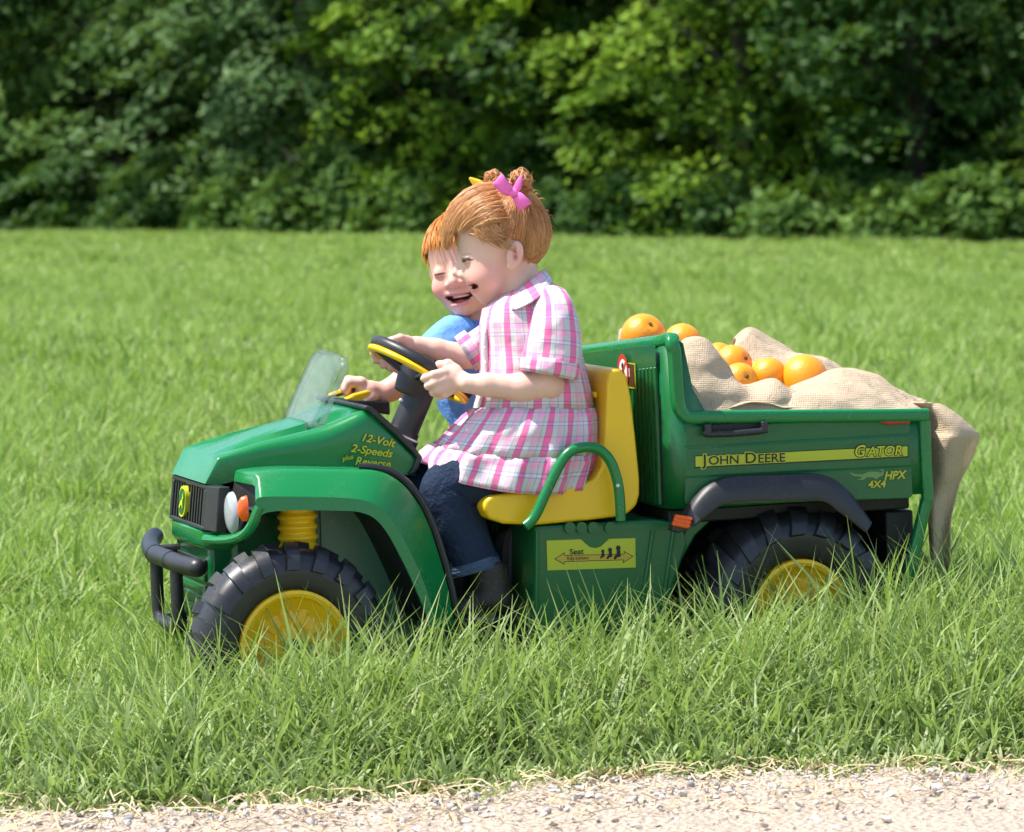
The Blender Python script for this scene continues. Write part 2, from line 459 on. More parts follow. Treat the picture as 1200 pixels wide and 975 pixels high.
L = np.stack([x, y, gz(x, y)], 1) @ MVi_np[:3, :3].T + MVi_np[:3, 3]
under = (L[:, 0] > -.60) & (L[:, 0] < .74) & (np.abs(L[:, 1]) < .30); hs2[under] *= .35
wheel_ = (((np.abs(L[:, 0] + .515) < .13) | (np.abs(L[:, 0] - .44) < .13)) & (np.abs(L[:, 1] + .30) < .075)); keep = ~wheel_ & ~(under & (gr.uniform(size=len(x)) < .5))
x, y, e, hs2 = x[keep], y[keep], e[keep], hs2[keep]
nb = 10; bx_ = np.repeat(x, nb) + gr.normal(size=len(x) * nb) * .018; by_ = np.repeat(y, nb) + gr.normal(size=len(x) * nb) * .018
eb = np.repeat(e, nb); gy = np.clip(1.0 - eb / 1.15, 0, 1) * gr.uniform(.3, 1.05, len(eb)) + .15
tn = np.clip(gr.uniform(0, 1, len(eb)) + .25 * np.clip(1 - (eb + .1) / .35, 0, 1), 0, 1)
V_, F4_, A_ = blades(bx_, by_, gz(bx_, by_), gr.uniform(.08, .20, len(eb)) * np.repeat(hs2, nb), .0046, .22 + .30 * np.clip(1 - eb / .6, 0, 1), gy, 3, tn)
o = mk('grass_near', V_, F4_, M['grass'], None, space='W', sharp=0, attrs={'blade': A_}); tag(o, 'tall green grass around the toy truck and along the path', 'grass', kind='stuff')
# farther out: square sods of blades, laid side by side as instances
def scatter(name, P, rot, scl, coll, nvar, label):
    me = bpy.data.meshes.new(name); me.vertices.add(len(P)); me.vertices.foreach_set('co', P.astype(np.float32).ravel())
    for an, tp_, dat in (('rot', 'FLOAT_VECTOR', rot), ('scl', 'FLOAT_VECTOR', scl), ('pick', 'INT', gr.integers(0, nvar, len(P)))):
        A = me.attributes.new(an, tp_, 'POINT'); A.data.foreach_set('vector' if tp_ == 'FLOAT_VECTOR' else 'value', np.asarray(dat, dtype=np.int32 if tp_ == 'INT' else np.float32).ravel())
    me.materials.append(M['grass'])
    o = bpy.data.objects.new(name, me); COL.objects.link(o)
    g = bpy.data.node_groups.new(name, 'GeometryNodeTree'); g.interface.new_socket('Geometry', in_out='INPUT', socket_type='NodeSocketGeometry'); g.interface.new_socket('Geometry', in_out='OUTPUT', socket_type='NodeSocketGeometry')
    gi = g.nodes.new('NodeGroupInput'); go = g.nodes.new('NodeGroupOutput'); m2p = g.nodes.new('GeometryNodeMeshToPoints'); ip = g.nodes.new('GeometryNodeInstanceOnPoints'); ci = g.nodes.new('GeometryNodeCollectionInfo')
    ci.inputs['Collection'].default_value = coll; ci.inputs['Separate Children'].default_value = True; ci.inputs['Reset Children'].default_value = True
    def na(nm, t): q = g.nodes.new('GeometryNodeInputNamedAttribute'); q.data_type = t; q.inputs[0].default_value = nm; return q.outputs[0]
    g.links.new(gi.outputs[0], m2p.inputs[0]); g.links.new(m2p.outputs[0], ip.inputs['Points']); g.links.new(ci.outputs[0], ip.inputs['Instance']); ip.inputs['Pick Instance'].default_value = True
    g.links.new(na('pick', 'INT'), ip.inputs['Instance Index']); e2r = g.nodes.new('FunctionNodeEulerToRotation'); g.links.new(na('rot', 'FLOAT_VECTOR'), e2r.inputs[0]); g.links.new(e2r.outputs[0], ip.inputs['Rotation']); g.links.new(na('scl', 'FLOAT_VECTOR'), ip.inputs['Scale'])
    g.links.new(ip.outputs[0], go.inputs[0])
    md_ = o.modifiers.new('scatter', 'NODES'); md_.node_group = g
    tag(o, label, 'grass', kind='stuff'); return o
def sods(d0, d1, size, dens, wd, hrange, nvar, margin, name, label, inner=False):
    coll = bpy.data.collections.new(name + '_sods')
    for i in range(nvar):
        n = int(dens * size * size * 1.12); bx = gr.uniform(-.53, .53, n) * size; by = gr.uniform(-.53, .53, n) * size
        ph = gr.uniform(0, 6.28, 4); cl = .5 + .5 * np.sin(bx / size * 6.3 + ph[0]) * np.sin(by / size * 6.3 + ph[1]); keep = gr.uniform(size=n) < .75 + .25 * cl; bx, by, cl = bx[keep], by[keep], cl[keep]
        v, f, A = blades(bx, by, np.zeros(len(bx)), gr.uniform(hrange[0], hrange[1], len(bx)) * (.62 + .62 * cl), wd, .34, gr.uniform(0, .5, len(bx)) ** 1.5, 3)
        q = mk(name + '_sod', v, f, M['grass'], None, space='W', sharp=0, attrs={'blade': A}); COL.objects.unlink(q); coll.objects.link(q)
    P = []
    for yy in np.arange(d0 + size / 2, d1 + size / 2, size):
        hw = .1172 * yy * 2.3 + margin; m_ = int(math.ceil(hw / size))
        for k in range(-m_, m_ + 1): P.append((k * size + gr.uniform(-.12, .12) * size, yy - 8.35 + gr.uniform(-.12, .12) * size))
    P = np.array(P)
    if inner: P = P[(np.abs(P[:, 0]) > .1172 * (P[:, 1] + 8.35) * 1.12 + .68) & (P[:, 1] > edgeY(P[:, 0]) + .25)]
    z = gz(P[:, 0], P[:, 1]); n = len(P); P3 = np.stack([P[:, 0], P[:, 1], z], 1)
    rot = np.stack([np.zeros(n), np.zeros(n), gr.integers(0, 4, n) * math.pi / 2 + gr.normal(size=n) * .06], 1)
    sc = np.stack([np.full(n, 1.04), np.full(n, 1.04), gr.uniform(.72, 1.22, n)], 1)
    return scatter(name, P3, rot, sc, coll, nvar, label)
sods(9.9, 18, .36, 8200, .0056, (.06, .20), 9, .5, 'grass_middle', 'lush green meadow grass behind the toy truck')
sods(7.2, 9.9, .36, 10500, .0046, (.08, .19), 4, 3.2, 'grass_side', 'tall meadow grass to the left and right of the picture', inner=True)
sods(18, 36, .7, 3600, .0085, (.06, .20), 5, .8, 'grass_far', 'blurred bright meadow grass halfway to the trees')
sods(36, 60, 1.3, 1500, .0125, (.07, .16), 4, 1.3, 'grass_distant', 'smooth bright meadow grass below the tree line')

# ---- trees and shrubs at the meadow's far edge
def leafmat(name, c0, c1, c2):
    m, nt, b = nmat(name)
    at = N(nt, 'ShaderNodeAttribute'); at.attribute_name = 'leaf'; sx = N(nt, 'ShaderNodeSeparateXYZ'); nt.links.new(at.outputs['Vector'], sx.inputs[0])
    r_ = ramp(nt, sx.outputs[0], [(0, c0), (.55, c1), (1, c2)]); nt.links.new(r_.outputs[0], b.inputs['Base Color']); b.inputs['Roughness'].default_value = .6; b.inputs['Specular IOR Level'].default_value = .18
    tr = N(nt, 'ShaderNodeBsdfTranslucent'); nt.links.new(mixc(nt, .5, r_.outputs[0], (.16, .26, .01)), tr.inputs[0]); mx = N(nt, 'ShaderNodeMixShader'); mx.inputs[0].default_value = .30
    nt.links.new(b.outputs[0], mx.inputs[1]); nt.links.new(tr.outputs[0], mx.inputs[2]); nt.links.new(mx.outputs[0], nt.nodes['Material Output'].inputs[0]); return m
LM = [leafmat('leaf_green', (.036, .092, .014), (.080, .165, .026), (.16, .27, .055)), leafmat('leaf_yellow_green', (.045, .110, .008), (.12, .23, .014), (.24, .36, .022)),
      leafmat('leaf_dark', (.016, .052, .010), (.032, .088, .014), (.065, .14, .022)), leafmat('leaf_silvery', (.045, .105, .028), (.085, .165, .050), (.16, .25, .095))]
m, nt, b = nmat('bark'); tc = N(nt, 'ShaderNodeTexCoord').outputs['Object']; n_ = noise(nt, 14, 5, .7, tc); nt.links.new(mixc(nt, n_.outputs[0], (.05, .04, .03), (.11, .09, .07)), b.inputs['Base Color']); b.inputs['Roughness'].default_value = .95; bump(nt, n_.outputs[0], .8, .05, b); M['bark'] = m
tg = np.random.default_rng(77)
def leaves(cent, axis_n, nleaf, rad, flat_, size, tone):
    """leaf quads of many sprays at once; cent (k,3), axis_n (k,3) up-axes of the sprays"""
    k = len(cent); n = k * nleaf
    C = np.repeat(cent, nleaf, 0); U = np.repeat(axis_n, nleaf, 0); U = U / np.linalg.norm(U, axis=1)[:, None]
    A = np.cross(U, np.array([.3, 1, .2])); A /= np.linalg.norm(A, axis=1)[:, None]; Bv = np.cross(U, A)
    th = tg.uniform(0, 6.28, n); rr_ = np.sqrt(tg.uniform(0, 1, n)) * np.repeat(rad, nleaf); hh = tg.normal(size=n) * flat_ * np.repeat(rad, nleaf) - .22 * rr_ ** 2 / np.repeat(rad, nleaf)
    P = C + A * (rr_ * np.cos(th))[:, None] + Bv * (rr_ * np.sin(th))[:, None] + U * hh[:, None]
    nrm = U + tg.normal(size=(n, 3)) * .42; nrm /= np.linalg.norm(nrm, axis=1)[:, None]; d = tg.normal(size=(n, 3)); d -= nrm * (d * nrm).sum(1)[:, None]; d /= np.linalg.norm(d, axis=1)[:, None]; w_ = np.cross(nrm, d)
    s_ = size * tg.uniform(.6, 1.35, n)[:, None]
    V4 = np.stack([P - d * s_, P + w_ * s_ * .48 - nrm * s_ * .08, P + d * s_, P - w_ * s_ * .48 - nrm * s_ * .08], 1).reshape(-1, 3)
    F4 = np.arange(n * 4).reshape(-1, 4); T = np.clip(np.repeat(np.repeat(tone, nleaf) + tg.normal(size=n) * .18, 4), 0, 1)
    return V4, F4, np.stack([T, np.zeros_like(T), np.zeros_like(T)], 1)
def lineY(x): return 42.6 - .74 * x
def tree(x, y, R_, H, mat, nspray, nleaf, size, label, name='tree', cat='tree', rad=(.25, .5), low=.15, group='trees along the far edge of the meadow', seed=0, trunk=True, flat_=.16):
    z = float(gz(x, y)); root = empty(name, (x, y, z)); tag(root, label, cat, group)
    # sprays sit on branch ends over a lumpy crown, more of them low and on the outside
    n = nspray; u = tg.uniform(0, 1, n); hz = low + (H - low) * u ** 1.5
    az = tg.uniform(0, 6.28, n)
    prof = R_ * np.sqrt(np.clip(1 - ((hz - H * .38) / (H * .64)) ** 2, .05, 1)); lump = 1 + .22 * np.sin(az * 3 + seed + hz * 1.1) + .16 * np.sin(az * 5 + hz * 2.3 + seed * 2) + .10 * np.sin(hz * 5 + az * 2)
    rr_ = prof * lump * np.where(tg.uniform(size=n) < .72, tg.uniform(.82, 1.04, n), tg.uniform(.35, .85, n))
    cen = np.stack([x + rr_ * np.cos(az), y + rr_ * np.sin(az), z + hz], 1)
    axn = np.stack([np.cos(az) * .45, np.sin(az) * .45, np.ones(n)], 1) + tg.normal(size=(n, 3)) * .22
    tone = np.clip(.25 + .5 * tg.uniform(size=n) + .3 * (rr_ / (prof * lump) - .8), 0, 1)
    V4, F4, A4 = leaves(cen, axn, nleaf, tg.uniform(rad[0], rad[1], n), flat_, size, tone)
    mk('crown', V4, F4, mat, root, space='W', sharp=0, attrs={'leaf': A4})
    mb = MB()
    if trunk:
        P3 = catmull([(x, y, z - .1), (x + .05, y, z + H * .2), (x - .08, y + .05, z + H * .45), (x + .03, y, z + H * .8)], 14); mb.add(*tube(P3, np.linspace(.17, .03, 14) * (H / 7), 9))
    for q in range(14 if trunk else 6):
        j = tg.integers(0, n); c_ = cen[j]; hb_ = max(.05, (c_[2] - z) * .55); s0 = np.array([x, y, z + hb_])
        mb.add(*tube(catmull([s0, s0 * .5 + c_ * .5 + np.array([0, 0, .12]), c_], 7), np.linspace(.045, .01, 7) * (H / 6 if trunk else .35), 6))
    mb.build('trunk' if trunk else 'stems', M['bark'], root, space='W')
    return root
TR = [(-7.0, 1.2, 2.6, 7.5, 0, 'mid green broad-leaved tree at the far left of the tree line'),
      (-4.6, 2.6, 2.3, 7.0, 0, 'mid green tree set back between the two left trees'),
      (-2.6, .9, 2.2, 6.5, 3, 'silvery pale green tree left of the children, above the bonnet'),
      (-.75, 1.0, 1.75, 6.5, 1, 'bright yellow-green tree rising behind the children'),
      (1.3, 2.4, 2.2, 7.5, 2, 'dark tree just right of the bright yellow-green tree behind the children'),
      (2.7, 1.0, 2.0, 7.0, 1, 'tree with bright yellow-green sprays above the headboard'),
      (4.6, 1.4, 2.1, 7.5, 2, 'dark shaded tree above the tail of the toy truck'),
      (7.3, .3, 1.7, 6.5, 3, 'pale-leaved tree cut by the right edge of the photo')]
for i, (x, dy, R_, H, mi, lab) in enumerate(TR):
    tree(x, lineY(x) + dy + R_ * .75, R_, H, LM[mi], 430, 64, .072 if mi != 1 else .064, lab, seed=i * 1.7, rad=(.28, .62), flat_=.11)
# deep shade behind: the wood as one mass
WV = []; WF = []; WA = []; n0 = 0
for i, x in enumerate([-28, -24, -20.5, -17, -14] + list(np.linspace(-11.5, 9.5, 9)) + [12, 14.5, 17.5, 21]):
    y = lineY(x) + (7.0 if abs(x) < 9 else 2.0); n = 300 if abs(x) < 13 else 200; H = 8.5
    hz = .2 + 8.3 * tg.uniform(0, 1, n) ** 1.3; az = tg.uniform(0, 6.28, n); rr_ = 2.6 * np.sqrt(np.clip(1 - ((hz - 3.2) / 5.5) ** 2, .05, 1)) * np.where(tg.uniform(size=n) < .7, tg.uniform(.8, 1.1, n), tg.uniform(.3, .8, n))
    V4, F4, A4 = leaves(np.stack([x + rr_ * np.cos(az), y + rr_ * np.sin(az), hz], 1), np.stack([np.cos(az) * .4, np.sin(az) * .4, np.ones(n)], 1) + tg.normal(size=(n, 3)) * .2, 26, tg.uniform(.4, .8, n), .15, .14, tg.uniform(0, .7, n))
    WV.append(V4); WF.append(F4 + n0); WA.append(A4); n0 += len(V4)
o = mk('far_wood', np.vstack(WV), np.vstack(WF), LM[2], None, space='W', sharp=0, attrs={'leaf': np.vstack(WA)}); tag(o, 'dark wood in deep shade behind the front row of trees', 'wood', kind='stuff')
SH = [(-6.9, -.3, .8, 1.2, 2, 'dark leafy shrub at the left edge, foot of the leftmost tree'), (-5.7, .1, .9, 1.2, 2, 'low dark shrub second from the left along the tree base'), (-4.4, -.3, .7, 1.0, 2, 'third shrub from the left along the dark base of the wood'),
      (-3.3, -.4, .6, .9, 3, 'small pale shrub below the silvery tree, left of its middle'), (-2.2, -.3, .75, 1.2, 0, 'mid green shrub right below the silvery pale tree'), (-1.1, -.3, .6, .9, 3, 'pale bush just left of the children at the meadow edge'),
      (.2, -.1, .8, 1.0, 2, 'dark shrub directly behind the children heads'), (1.3, -.1, .7, .9, 2, 'dark low shrub just right of the near child head'), (2.4, 0, .8, 1.0, 2, 'dark shrub above the leftmost orange at the meadow edge'),
      (3.4, -.1, .7, .8, 0, 'mid green shrub above the largest orange at the meadow edge'), (4.4, -.2, .7, .8, 3, 'pale grassy shrub above the tail of the toy truck'), (5.2, -.2, .75, 1.0, 0, 'rightmost shrub, at the foot of the pale tree on the right')]
for i, (x, dy, R_, H, mi, lab) in enumerate(SH):
    tree(x, lineY(x) + dy + R_ * .6 + .5, R_, H * .8, LM[mi if mi != 3 else 0] if i not in (0, 1, 2, 6, 7, 8) else LM[2], 80, 56, .07, lab, name='shrub', cat='shrub', rad=(.2, .4), low=.05, group='undergrowth shrubs below the trees', seed=50 + i, trunk=False, flat_=.2)
# added bank blocks sky between the leaves; dark colour stands for deep shade
hx = np.linspace(-90, 90, 61); hy = np.linspace(0, 40, 21)
XX, YY = np.meshgrid(hx, hy); base = np.array([lineY(np.clip(q, -30, 20)) for q in hx])[None, :] + 10 + YY; ZZ = -.3 + 10 * sm(YY / 10) + 1.2 * np.sin(XX * .7 + YY * .5) * sm(YY / 6)
v = np.stack([XX.ravel(), base.ravel(), ZZ.ravel()], 1); ii, jj = np.meshgrid(np.arange(20), np.arange(60), indexing='ij'); a = (ii * 61 + jj).ravel(); f = np.stack([a, a + 1, a + 62, a + 61], 1)
m, nt, b = nmat('shade_dark_backing'); geo = N(nt, 'ShaderNodeNewGeometry').outputs['Position']; n_ = noise(nt, 1.5, 6, .7, geo); nt.links.new(mixc(nt, n_.outputs[0], (.012, .025, .008), (.03, .055, .015)), b.inputs['Base Color']); b.inputs['Roughness'].default_value = 1; b.inputs['Specular IOR Level'].default_value = 0; bump(nt, n_.outputs[0], 1, .4, b)
mk('sky_block_bank', v, f, m, None, space='W')['kind'] = 'structure'
# ================================================================== the toy vehicle
CAR = empty('ride_on_truck', (0, 0, 0), MV.to_3x3())
tag(CAR, 'green and yellow ride-on toy utility truck carrying two children through the grass', 'toy truck')

# ---- hood: cross-sections from the nose to the dashboard
def hood_section(x, ys, zr, zb, rise, sh=0.012, val=0.010, cw=0.55):
    half = [(-ys, zb), (-ys, (zb + zr) / 2), (-ys, zr - sh * 1.3), (-ys + sh * .35, zr - sh * .4), (-ys + sh, zr), (-ys + sh * 2.2, zr + 0.001), (-ys + sh * 3.0, zr - val),
            (-ys * cw, zr - val * 0.8), (-ys * cw + 0.012, zr + rise * .75), (-ys * cw * .45, zr + rise), (0, zr + rise)]
    full = half + [(-y, z) for y, z in reversed(half[:-1])]
    return [(x, y, z) for y, z in full]
def hs(px_, py_, pyb, ys, rise, sh, val, cw=0.55):
    p = V(px_, py_, -ys); q = V(px_, pyb, -ys)
    return hood_section(p.x, ys, p.z, q.z, rise, sh, val, cw)
z0 = V(240, 567, -0.14)
front = [(z0.x, y, z0.z) for (_, y, z) in hood_section(0, 0.143, .5, .4, 0, .004, 0)]
secs = [front,
        hs(255, 537, 569, 0.143, 0.000, 0.004, 0.000),
        hs(258, 535.5, 568, 0.144, 0.000, 0.006, 0.000),
        hs(280, 528, 562, 0.147, 0.000, 0.008, 0.004),
        hs(310, 519, 556, 0.152, 0.004, 0.011, 0.008),
        hs(343, 511.5, 553, 0.158, 0.009, 0.014, 0.011),
        hs(366, 506, 553, 0.161, 0.011, 0.016, 0.012),
        hs(385, 500, 553, 0.164, 0.010, 0.017, 0.010, .5),
        hs(402, 493, 553, 0.167, 0.008, 0.016, 0.006, .5),
        hs(418, 485.5, 554, 0.169, 0.004, 0.014, 0.002, .5),
        hs(430, 481, 555, 0.170, 0.001, 0.010, 0.000, .5),
        hs(436, 484, 555, 0.170, 0.0, 0.006, 0.000, .5),
        hs(486, 534, 557, 0.170, 0.0, 0.006, 0.000, .5)]
v, f = loft(secs, capA=True, capB=True)
hood = mk('hood', v, f, M['green'], CAR, sharp=40)
fix_normals(hood)

# ---- body core behind the wheels, nose and floor
mb = MB()
c0 = V(300, 640, -0.16)
mb.box((-0.575, -0.150, 0.13), (-0.215, 0.125, 0.455))
mb.build('body_core', M['dgreen'], CAR, bevel=0.012)
mb = MB().box((-0.405, -0.1545, 0.14), (-0.235, -0.1505, 0.43)); mb.build('inner_panel', plastic('reflection_pale_green', (0.10, 0.27, 0.17), 0.30, 0.45, dustcol=(.42, .46, .38)), CAR, bevel=0.001)  # pale green and pale flecks put the panel's bright reflection into its colour
mb = MB().box((-0.24, -0.30, 0.115), (0.0, 0.30, 0.15)); mb.build('floor_pan', M['dark'], CAR, bevel=0.008)
xn = V(238, 630, -0.14).x
# bright nose band under the grille
b0 = [(xn, .0, .0)]
def wrap(z, out, dx=0.0, back=0.075, hw=0.150):
    """front wrap-round outline at height z"""
    return [(xn + back, -hw - out, z), (xn + 0.02 + dx, -hw - out, z), (xn + 0.004 + dx, -hw - out + 0.010, z), (xn + dx, -hw - out + 0.028, z), (xn - 0.004 + dx, 0, z),
            (xn + dx, hw + out - 0.028, z), (xn + 0.004 + dx, hw + out - 0.010, z), (xn + 0.02 + dx, hw + out, z), (xn + back, hw + out, z)]
zt = V(238, 622, -0.14).z; zb_ = V(236, 646, -0.14).z
v, f = loft([wrap(zt, -0.006, 0.004), wrap(zt - 0.003, 0, 0), wrap(zb_ + 0.010, 0, -0.001), wrap(zb_ + 0.002, -0.004, 0.004), wrap(zb_, -0.012, 0.014)])
f.append(tuple(range(9)))
fix_normals(mk('nose_band', v, f, M['green'], CAR, sharp=50))
# lower nose, stepped
zl = V(236, 742, -0.14).z
mb = MB().box((xn + 0.010, -0.140, zl), (xn + 0.10, 0.140, zb_ + 0.01)); lown = mb.build('lower_nose', M['dgreen'], CAR, bevel=0.010, bsegs=3)
for k in range(5):
    z = zl + 0.03 + k * 0.021
    mk('nose_slat', *prism([(xn + 0.004, z), (xn + 0.012, z - 0.004), (xn + 0.012, z + 0.012), (xn + 0.006, z + 0.011)], -0.115, 0.115), M['dgreen'], lown, smooth=False, bevel=0.001, bsegs=1)
MB().box((xn + 0.003, -0.125, zb_ - 0.034), (xn + 0.0085, 0.125, zb_ - 0.018)).build('intake_slot', M['dark'], lown, bevel=0.002)

# ---- grille
gt = V(241, 570, -0.14); gb = V(237, 621, -0.14)
xg = (gt.x + gb.x) / 2
def slant(z): return gt.x + (gb.x - gt.x) * (gt.z - z) / (gt.z - gb.z)
grille = mk('grille', *loft([[(slant(z) + 0.016, y, z) for y in (-0.142, 0.142)] for z in (gt.z + 0.002, gb.z)]), M['dark'], CAR, smooth=False)
mb = MB()
for (ya, yb_, za, zb2) in ((-0.142, 0.142, gt.z - 0.006, gt.z + 0.002), (-0.142, 0.142, gb.z - 0.001, gb.z + 0.006), (-0.142, -0.128, gb.z + .0065, gt.z - .0065), (0.128, 0.142, gb.z + .0065, gt.z - .0065)):
    q = [(slant(za), ya, za), (slant(za), yb_, za), (slant(zb2), yb_, zb2), (slant(zb2), ya, zb2)]
    r_ = [(x + 0.018, y, z) for x, y, z in q]
    mb.add(q + r_, [(0, 1, 2, 3), (0, 4, 5, 1), (1, 5, 6, 2), (2, 6, 7, 3), (3, 7, 4, 0)])
mb.build('grille_frame', M['black'], grille, smooth=False, bevel=0.0015, bsegs=1)
for k in range(12):
    y = -0.117 + k * 0.0213
    z0_, z1_ = gb.z + 0.006, gt.z - 0.006
    a = [(slant(z0_) + 0.003, y - 0.004, z0_), (slant(z0_) + 0.003, y + 0.004, z0_), (slant(z0_) + 0.016, y + 0.004, z0_), (slant(z0_) + 0.016, y - 0.004, z0_)]
    b = [(slant(z1_) + 0.003, y - 0.004, z1_), (slant(z1_) + 0.003, y + 0.004, z1_), (slant(z1_) + 0.016, y + 0.004, z1_), (slant(z1_) + 0.016, y - 0.004, z1_)]
    v, f = loft([a, b], closed=True); mk('grille_bar', v, f, M['black'], grille, smooth=False)
# oval badge with a little leaping deer
def oval(cx, ry, rz, zc, dx, n=28):
    return [(slant(zc + rz * math.sin(t)) + dx, cx + ry * math.copysign(abs(math.cos(t)) ** .8, math.cos(t)), zc + rz * math.copysign(abs(math.sin(t)) ** .7, math.sin(t))) for t in np.linspace(0, 2 * math.pi, n, endpoint=False)]
zc = (gt.z + gb.z) / 2
badge_y = 0.030
o1 = oval(badge_y, .027, .029, zc, -0.003); o2 = oval(badge_y, .027, .029, zc, 0.012)
v, f = loft([o2, o1], closed=True, capB=True); bad = mk('badge', v, f, M['decal_text'], grille, sharp=40)
o3 = oval(badge_y, .022, .024, zc, -0.0040); mk('badge_field', o3, [tuple(range(28))], M['dgreen'], bad, smooth=False)
deer = [(-.017, -.010), (-.010, -.006), (-.004, .001), (.004, .004), (.008, .010), (.006, .017), (.010, .013), (.014, .018), (.0125, .011), (.018, .007), (.012, .005), (.011, -.002), (.016, -.012), (.012, -.012), (.006, -.006), (-.002, -.007), (-.008, -.014)]
mk('badge_deer', [(slant(zc + b_) - 0.0052, badge_y - a_, zc + b_) for a_, b_ in deer], [tuple(range(len(deer)))], M['decal_text'], bad, smooth=False)

# ---- front fenders (both sides), each a lofted shell
def YS(sg, y):
    """the far flank stands closer to the middle than the near one"""
    y = abs(y); return -y if sg < 0 else 0.14 + (y - 0.14) * 0.36 if y > .14 else y
def DX(sg): return 0.0 if sg < 0 else 0.03
def fender(sg):
    top_px = [(295, 568), (296.5, 560), (303, 553.5), (345, 549.5), (400, 550), (438, 551), (462, 560), (483, 580), (500, 610), (514, 650), (525, 690), (533, 735)]
    mid_px = [(299, 570), (301, 563.5), (308, 558), (345, 554.5), (400, 555), (436, 556.5), (458, 566), (476, 585), (493, 615), (508, 655), (519, 693), (527, 735)]
    br_px = [(299, 588), (302, 584), (312, 582), (345, 582), (395, 583), (425, 586), (444, 594), (460, 611), (474, 634), (489, 664), (502, 698), (513, 736)]
    ar_px = [(303, 606), (310, 602), (320, 599.5), (345, 598), (395, 598.5), (420, 600), (438, 607), (452, 622), (466, 646), (480, 674), (494, 706), (506, 738)]
    n = 60
    def cv(pp, y): return [(p[0] + DX(sg), YS(sg, p[1]), p[2]) for p in catmull([V(a, b, y) for a, b in pp], n)]
    top = cv(top_px, -0.292); mid = cv(mid_px, -0.306); br = cv(br_px, -0.348); ar = cv(ar_px, -0.350)
    inb = [(x, sg * 0.14, z - 0.004) for x, y, z in top]
    # blunt round-over between top and flank
    t2 = [tuple((np.array(a) * .8 + np.array(b) * .2) + np.array([0, 0, 0.001])) for a, b in zip(top, mid)]
    lipi = [(x * .985 - 0.006, YS(sg, 0.338), z + 0.006) for x, y, z in ar]
    well = [(x, YS(sg, 0.155), z + 0.004) for x, y, z in lipi]
    v, f = loft([inb, top, t2, mid, br, ar, lipi])
    o = mk('front_fender', v, f, M['green'], CAR, sharp=32)
    fix_normals(o)
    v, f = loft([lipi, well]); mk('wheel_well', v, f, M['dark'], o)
    # front closing face of the shell behind the headlight
    p = [V(298, 586, -0.335), V(292, 570, -0.285), V(262, 563, -0.15), V(252, 626, -0.15), V(285, 622, -0.30), V(297, 606, -0.335)]
    x_ = [(q.x + 0.020 + DX(sg), YS(sg, q.y), q.z) for q in p]
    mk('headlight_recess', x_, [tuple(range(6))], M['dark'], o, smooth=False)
    # black filler between grille and lens
    ca, cb = 0.142, 0.205
    q = []
    for y_, xo in ((ca, 0.0), (cb, 0.010)):
        q += [(slant(gt.z) + xo, YS(sg, y_), gt.z + 0.002), (slant(gb.z) + xo, YS(sg, y_), gb.z)]
    for y_, xo in ((ca, 0.02), (cb, 0.03)):
        q += [(slant(gt.z) + xo, YS(sg, y_), gt.z + 0.002), (slant(gb.z) + xo, YS(sg, y_), gb.z)]
    mk('headlight_filler', q, [(0, 1, 3, 2), (2, 3, 7, 6), (0, 2, 6, 4), (1, 5, 7, 3), (0, 4, 5, 1)], M['black'], o, smooth=False, bevel=0.002)
    # headlight: bulging lens in a black cup
    hl = []
    zc_ = (gt.z + gb.z) / 2 - 0.001; hh = (gt.z - gb.z) / 2
    seg = 24; rings = []
    for rr, dep in ((1.0, 0.0), (0.96, 0.006), (0.8, 0.010), (0.5, 0.013), (0.15, 0.014)):
        rings.append([(slant(zc_) + 0.028 - dep + DX(sg) * .6, YS(sg, 0.258 + 0.042 * rr * math.cos(t)), zc_ + hh * 0.98 * rr * math.sin(t)) for t in np.linspace(0, 2 * math.pi, seg, endpoint=False)])
    v, f = loft(rings, closed=True, capB=True); fix_normals(mk('headlight', v, f, M['lens'], o, sharp=70))
    # turn-signal lens further out
    rings = []
    for rr, dep in ((1.0, 0.0), (0.9, 0.010), (0.5, 0.016)):
        rings.append([(V(287, 590, -0.325).x - dep + 0.004 + DX(sg), YS(sg, 0.322 + 0.013 * rr * math.cos(t)), zc_ + 0.012 + 0.024 * rr * math.sin(t)) for t in np.linspace(0, 2 * math.pi, 20, endpoint=False)])
    v, f = loft(rings, closed=True, capB=True); fix_normals(mk('turn_signal', v, f, M['orange_lens'], o, sharp=70))
    # green lip that runs under the headlight and up its outer side
    lp = [V(240, 632, -0.150), V(256, 633, -0.20), V(275, 631, -0.275), V(287, 625, -0.318), V(295, 614, -0.337), V(300, 601, -0.344), V(303, 594, -0.346)]
    lp = [(p_.x + .002 + DX(sg), YS(sg, p_.y), p_.z) for p_ in lp]
    v, f = tube(catmull(lp, 30), 0.0095, 10, ab=(1.0, 1.0)); mk('headlight_lip', v, f, M['green'], o)
    # black edging strip at the back of the fender
    ep = [V(418, 549.5, -0.27), V(440, 551, -0.275), V(463, 559, -0.28), V(484, 579, -0.285), V(501.5, 609, -0.286), V(515.5, 649, -0.286), V(526.5, 690, -0.286), V(534.5, 735, -0.286)]
    ep = [(p_.x + .004, YS(sg, p_.y), p_.z + .004) for p_ in ep]
    v, f = tube(catmull(ep, 40), 0.007, 8); mk('edge_strip', v, f, M['black'], o)
    return o
fender(-1); fender(1)
# back shelf of the fenders towards the footwell
mk('footwell_wall', *prism(PX([(470, 572), (496, 616), (510, 655), (520, 700), (525, 740), (500, 740), (460, 600)], -0.28), -0.280, 0.280), M['dgreen'], CAR, smooth=False, bevel=0.006)

